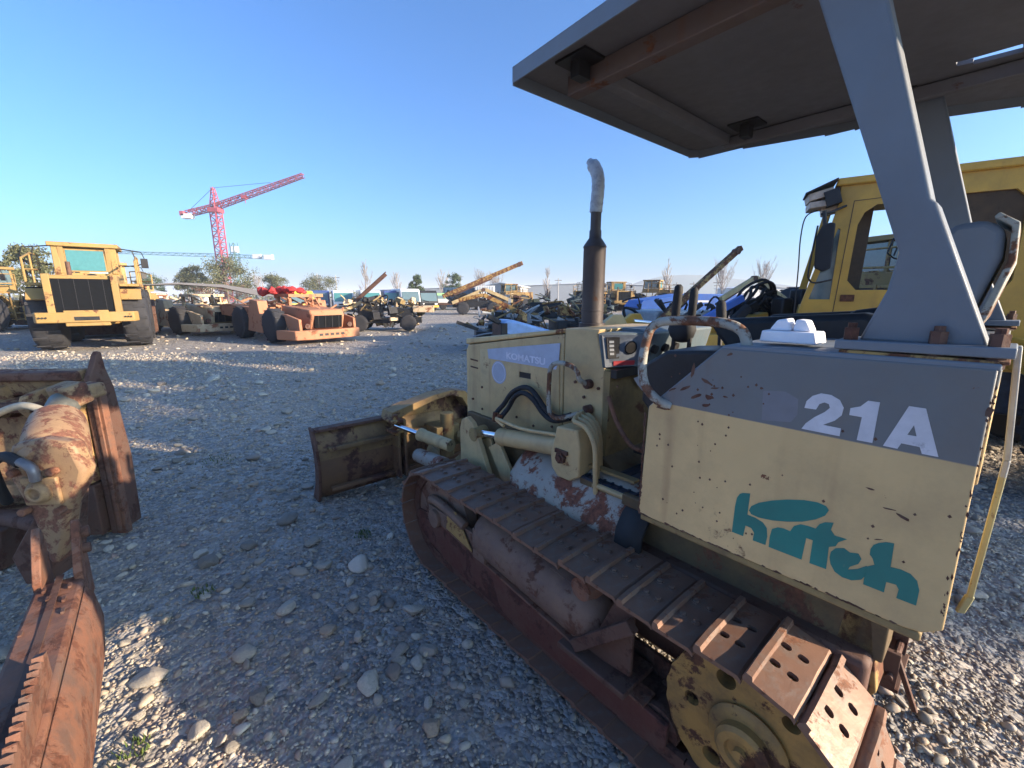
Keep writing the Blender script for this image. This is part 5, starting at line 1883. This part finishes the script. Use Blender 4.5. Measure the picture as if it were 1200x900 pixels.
c2 = thing('tower_crane', 'thin dark green tower crane with a long level jib behind the red crane', 'tower crane', (-92, 148, 0), 0)
f = MB()
lattice(f, (0, 0, 0), (0, 0, 18.6), 1.6, 1.6, 12, .16)
f.put('mast', green_t, c2, smooth=0)
f = MB()
lattice(f, (0, 0, 14.4), (-46, 8, 16.3), 1.1, .7, 30, .12)
lattice(f, (0, 0, 14.4), (13.5, -2, 13.7), 1.0, 1.0, 9, .12)
f.put('jib', green_t, c2, smooth=0)
MB().box(7, 9.5, -2.2, -1, 13.5, 14.8).box(11, 13.6, -2.8, -1.5, 13.1, 14.6).put('counterweight', white_p, c2)
MB().box(-.5, 1.2, -1, .5, 15.6, 17.4).put('cabin', white_p, c2)

# ------------------------------------------------------------ trees
def tree(label, x, y, h, w, kind='leafy', seed=0, group=None, mat=None, lean=0., tw=None):
    r = random.Random(seed)
    t_ = thing({'leafy': 'broadleaf_tree', 'bare': 'bare_tree', 'poplar': 'poplar_tree'}[kind], label, 'tree', (x, y, 0), r.uniform(0, 6), group)
    f = MB()
    tr = h * .018 + .05
    f.tube([(0, 0, 0), (lean * .3, .05, h * .3), (lean * .6, -.05, h * .6), (lean, 0, h * .92)], lambda t: tr * (1 - .85 * t), 7, 3)
    tips = []
    nb = 26 if kind != 'leafy' else 16
    for k in range(nb):
        t = r.uniform(.12 if kind != 'leafy' else .25, .95)
        a = r.uniform(0, 6.28)
        if kind == 'leafy':
            L = w * .48 * (1 - abs(t - .55) * .8) * r.uniform(.7, 1)
            up = r.uniform(.1, .6)
        else:
            L = w * .5 * (1.1 - t * .8) * r.uniform(.6, 1)
            up = r.uniform(1.6, 3.2)
        p0 = Vector((lean * t, 0, h * t * .92))
        p1 = p0 + Vector((math.cos(a), math.sin(a), up)) * L * (.6 if kind == 'leafy' else .8)
        p1.z = min(p1.z, h * 1.02)
        mid = p0.lerp(p1, .5) + Vector((0, 0, -.05 * L))
        f.tube([p0, mid, p1], lambda q: tr * .32 * (1 - .8 * q), 5, 2)
        tips.append(p1)
        if kind != 'leafy':
            for j in range(6):
                s0 = p0.lerp(p1, r.uniform(.3, 1))
                a2 = a + r.uniform(-1.3, 1.3)
                s1 = s0 + Vector((math.cos(a2), math.sin(a2), r.uniform(1.5, 3.4))) * L * .28
                f.tube([s0, s1], tr * .10, 4, 0)
                for j2 in range(3):
                    s2 = s1.lerp(s0, r.random())
                    f.tube([s2, s2 + Vector((r.uniform(-1, 1), r.uniform(-1, 1), r.uniform(1, 2.6))) * L * .13], tr * .06, 3, 0)
    f.put('trunk', wood_m if kind == 'leafy' else bark_l, t_, smooth=60)
    if kind == 'leafy':
        f = MB()
        cl = []
        for k in range(44):
            a, e, q = r.uniform(0, 6.28), r.uniform(-.8, 1.3), r.random() ** .35
            cl.append((Vector((math.cos(a) * math.cos(e) * w * .42 * q, math.sin(a) * math.cos(e) * w * .42 * q, h * .60 + math.sin(e) * h * .36 * q)), r.uniform(.08, .17) * w))
        for c, s in cl:
            for k in range(150):
                v = Vector((r.gauss(0, 1), r.gauss(0, 1), r.gauss(0, .7)))
                v = v.normalized() * s * r.uniform(.3, 1.05)
                p = c + v
                q = Euler((r.uniform(0, 6), r.uniform(0, 6), r.uniform(0, 6))).to_matrix()
                L = h * r.uniform(.007, .015)
                f.add([p + q @ Vector(k2) for k2 in ((-L, -L * .6, 0), (L, -L * .5, 0), (L * .9, L * .6, L * .3), (-L * .8, L * .5, 0))], [(0, 1, 2, 3)])
        f.put('crown', mat or leaf_d, t_, smooth=0)
    return t_


TG = 'leafy trees on the far side of the yard'
tree('big dark olive tree rising behind the big wheel loader at the left', -28, 25.5, 4.6, 3.4, seed=1, mat=leaf_o)
tree('tall leafy tree behind the orange burnt truck, the largest of the clump', -39, 60, 6.8, 8.5, seed=2, mat=leaf_o)
tree('smaller leafy tree touching the left side of the clump behind the orange truck', -43.5, 60, 5.8, 4, seed=3, mat=leaf_o)
tree('low leafy tree at the right side of the clump behind the orange truck', -33.5, 62, 4.6, 5, seed=4, mat=leaf_o)
tree('pair topped leafy tree above the yellow van', -28, 64, 4.6, 6.5, seed=5, mat=leaf_o)
tree('leafy tree left of the red crane foot', -61, 74, 5.2, 5, seed=6, mat=leaf_d)
tree('round dark tree between the big loader and the red crane', -72, 76, 5.4, 4, seed=7, mat=leaf_d)
tree('brownish tree just left of the red crane', -55.5, 75, 5.6, 4.4, seed=8, mat=leaf_o)
tree('reddish leafed tree at the foot of the red crane', -46.5, 68, 4.0, 5.5, seed=9, mat=leaf_r)
tree('reddish leafed low tree left of the orange truck cab', -41.5, 66, 3.6, 5, seed=10, mat=leaf_r)
tree('dark conifer like tree by the tip of the long rising boom', -10, 74, 5.4, 3.6, seed=11, mat=leaf_d)
tree('small dark tree behind the scrap heap', -13.6, 62, 4.6, 2.6, seed=12, mat=leaf_d)
bx = [('bare pale tree above the parked vans', -28, 84, 8.2, 3.4), ('low bare tree right of the pale one above the vans', -22, 84, 5.6, 3.4),
      ('bare tree left of the long rising boom', -13.2, 84, 5.8, 3.8), ('bare tree behind the tip of the long boom', -6.6, 92, 6.6, 4.4), ('bushy bare tree right of the long boom', -3.2, 84, 4.9, 5.0),
      ('slim bare poplar just left of the exhaust', 7.2, 90, 7.8, 2.6), ('bare poplar in front of the hill', 27.5, 78, 8.4, 3.0), ('bare tree right of the hill', 49, 86, 7.6, 6),
      ('bare tree seen through the window of the yellow cab', 60, 68, 9.5, 7), ('faint bare tree between the drill rig and the hoses', 44, 92, 7.4, 7), ('low bare tree at the far left of the skyline', -80, 84, 5.8, 5), ('low bare tree right of the white roofed shed', -52, 90, 4.8, 5)]
for i, (lb_, x, y, h, w) in enumerate(bx):
    tree(lb_, x, y, h, w, 'bare', 40 + i, 'bare winter trees on the skyline')
hr_ = random.Random(77)
f = MB()
for k in range(5200):    # far hedge line: one mass
    x = hr_.uniform(-260, 300)
    y = 165 + hr_.uniform(-4, 4)
    z = hr_.random() * (2.2 + 1.6 * math.sin(x * .11) * math.sin(x * .037 + 1) + .9 * math.sin(x * .5))
    if z < 0:
        continue
    L = hr_.uniform(.3, .8)
    q = Euler((hr_.uniform(0, 6), hr_.uniform(0, 6), hr_.uniform(0, 6))).to_matrix()
    p = Vector((x, y, z))
    f.add([p + q @ Vector(k2) for k2 in ((-L, -L * .6, 0), (L, -L * .5, 0), (L * .9, L * .6, L * .3), (-L * .8, L * .5, 0))], [(0, 1, 2, 3)])
o = f.put('far_tree_line', leaf_o, smooth=0)
o['kind'] = 'stuff'
o['label'] = 'low hazy line of trees along the horizon'

# ------------------------------------------------------------ sheds, poles
def shed(label, x, y, w, d_, h, rise, wall, roof, rz=0, doors=2):
    t_ = thing('shed', label, 'shed', (x, y, 0), rz)
    MB().box(-w / 2, w / 2, -d_ / 2, d_ / 2, 0, h).put('wall', wall, t_)
    MB().prism([(-w / 2 - .3, h), (0, h + rise), (w / 2 + .3, h), (w / 2 + .3, h + .12), (0, h + rise + .14), (-w / 2 - .3, h + .12)], -d_ / 2 - .3, d_ / 2 + .3).put('roof', roof, t_)
    MB().prism([(-w / 2, h), (0, h + rise), (w / 2, h)], -d_ / 2, d_ / 2).put('gable', wall, t_)
    for k in range(doors):
        xx = -w / 2 + w * (k + .5) / doors
        MB().box(xx - w * .12, xx + w * .12, -d_ / 2 - .03, -d_ / 2, 0, h * .7).put('door', steel_g, t_)
    return t_


shed('long low white shed with a shallow roof between the big loader and the burnt trucks', -62, 66, 13, 10, 2.0, 1.3, white_p, roof_m, R(20), 3)
shed('small white shed with a pale roof left of the exhaust', -1.2, 78, 7, 6, 3.0, .7, steel_g, white_p, R(-15))
shed('pale shed just behind the yellow bent arm of the drill rig', 52, 95, 12, 8, 3.0, .6, white_p, roof_m, 0)
shed('small white building at the left of the brownish tree', -58, 82, 2.6, 3, 4.0, .3, white_p, white_p, 0, 1)
shed('long low light grey warehouse far behind the yellow loaders', 22, 130, 40, 14, 4.2, .8, steel_g, roof_m, 0, 5)
shed('low dark roofed warehouse far behind the vans', -22, 140, 50, 14, 3.0, .8, steel_g, roof_m, 0, 6)
for i, (x, y, h) in enumerate(((-38, 86, 5.8), (-36, 90, 5.6), (10.5, 100, 5.4), (-14, 120, 7), (33, 88, 4.2), (38, 92, 4.4), (42, 90, 4.6))):
    t_ = thing('utility_pole', ['left one of the two utility poles above the vans', 'right one of the two utility poles above the vans', 'utility pole just right of the exhaust', 'thin utility pole left of the long boom', 'short light pole in front of the hill', 'light pole at the right slope of the hill', 'light pole beside the raised boom'][i], 'utility pole', (x, y, 0))
    MB().cyl((0, 0, 0), (0, 0, h), .13, .09, n=8).put('pole', conc, t_)
    MB().box(-.8, .8, -.05, .05, h - .5, h - .38).box(-.6, .6, -.05, .05, h - 1.1, h - 1.0).put('cross_arm', wood_m, t_)
# concrete kerb blocks in the middle distance
for i, (x, y, w) in enumerate(((8.5, 21.5, 5.5), (15.5, 22.5, 5.5))):
    o = MB().box(-w / 2, w / 2, -.25, .25, 0, .42).put('concrete_block', conc, bevel=.03)
    o.location = (x, y, 0)
    tag(o, ['long low concrete block left of the drill rig boom', 'long low concrete block right of the drill rig boom'][i], 'concrete block')

# hill
f = MB()
pts = []
hs = [(165, 0), (190, 11), (215, 20), (240, 30), (280, 39), (320, 42), (360, 41), (400, 36), (450, 30), (525, 20), (650, 9), (750, 0)]
nn = len(hs)
vs = [(x * 1.0, 780, -1) for x, h in hs] + [(x, 820, h * .93) for x, h in hs] + [(x, 975, -1) for x, h in hs]
f.add(vs, [(i, i + 1, nn + i + 1, nn + i) for i in range(nn - 1)] + [(nn + i, nn + i + 1, 2 * nn + i + 1, 2 * nn + i) for i in range(nn - 1)])
struct(f.put('hill', plain('hill_scrub', (.10, .12, .09), .95, var=.3, scale=.02), smooth=60))

# ------------------------------------------------------------ added shadow casters, unseen outside the picture
clone(main_loader, 'added yellow wheel loader, unseen at the far right, casting shade on the yard', 10.3, 9.8, R(100), 1.0, CAST_G)
clone(main_loader, 'added wheel loader hidden beyond the yellow cab machine to shade the yard', 13.2, 14.6, R(100), 1.1, CAST_G)

wh_caster = thing('warehouse', 'added tall warehouse block, unseen at the right, casting shade on the yard', 'warehouse', (26, 7.6, 0), 0)  # unseen building added to throw the long shadow over the yard
MB().box(0, 16, -8.9, 8.9, 0, 8.9).put('wall', steel_g, wh_caster)
MB().prism([(-.4, 8.85), (8, 10.4), (16.4, 8.85), (16.4, 9.0), (8, 10.6), (-.4, 9.0)], -9.1, 9.1).put('roof', roof_m, wh_caster)
for k in range(5):
    MB().box(-.06, 0, -7.6 + k * 3.4, -5.4 + k * 3.4, 0, 4).put('door', steel_g, wh_caster)
for i, (x, y, h_, w_) in enumerate(((12.5, .3, 11.2, 3.6), (12.8, 3.2, 11.6, 4.0), (12.2, 6.0, 10.6, 3.2), (12.6, 8.6, 9.4, 2.6), (12.4, 11.4, 10.4, 3.0), (13, 14.3, 9.8, 2.4))):  # unseen trees added to break the shadow's end into streaks
    tree('added leafy tree in an unseen row that streaks the yard with shade', x + 12, y - 3, h_, w_, seed=90 + i, mat=leaf_o, group='added unseen trees that shade the yard')

# thin winter air between here and the hill
hz = MB().box(-4100, 4100, -4100, 4600, -1.2, 43).put('haze', None, smooth=0)
hm_ = bpy.data.materials.new('haze')
hm_.use_nodes = True
t = hm_.node_tree
t.nodes.remove(t.nodes['Principled BSDF'])
pv = t.nodes.new('ShaderNodeVolumePrincipled')
pv.inputs['Density'].default_value = .0009
pv.inputs['Color'].default_value = (.80, .88, 1.0, 1)
t.links.new(pv.outputs[0], t.nodes['Material Output'].inputs['Volume'])
hz.data.materials.append(hm_)
hz['kind'] = 'stuff'
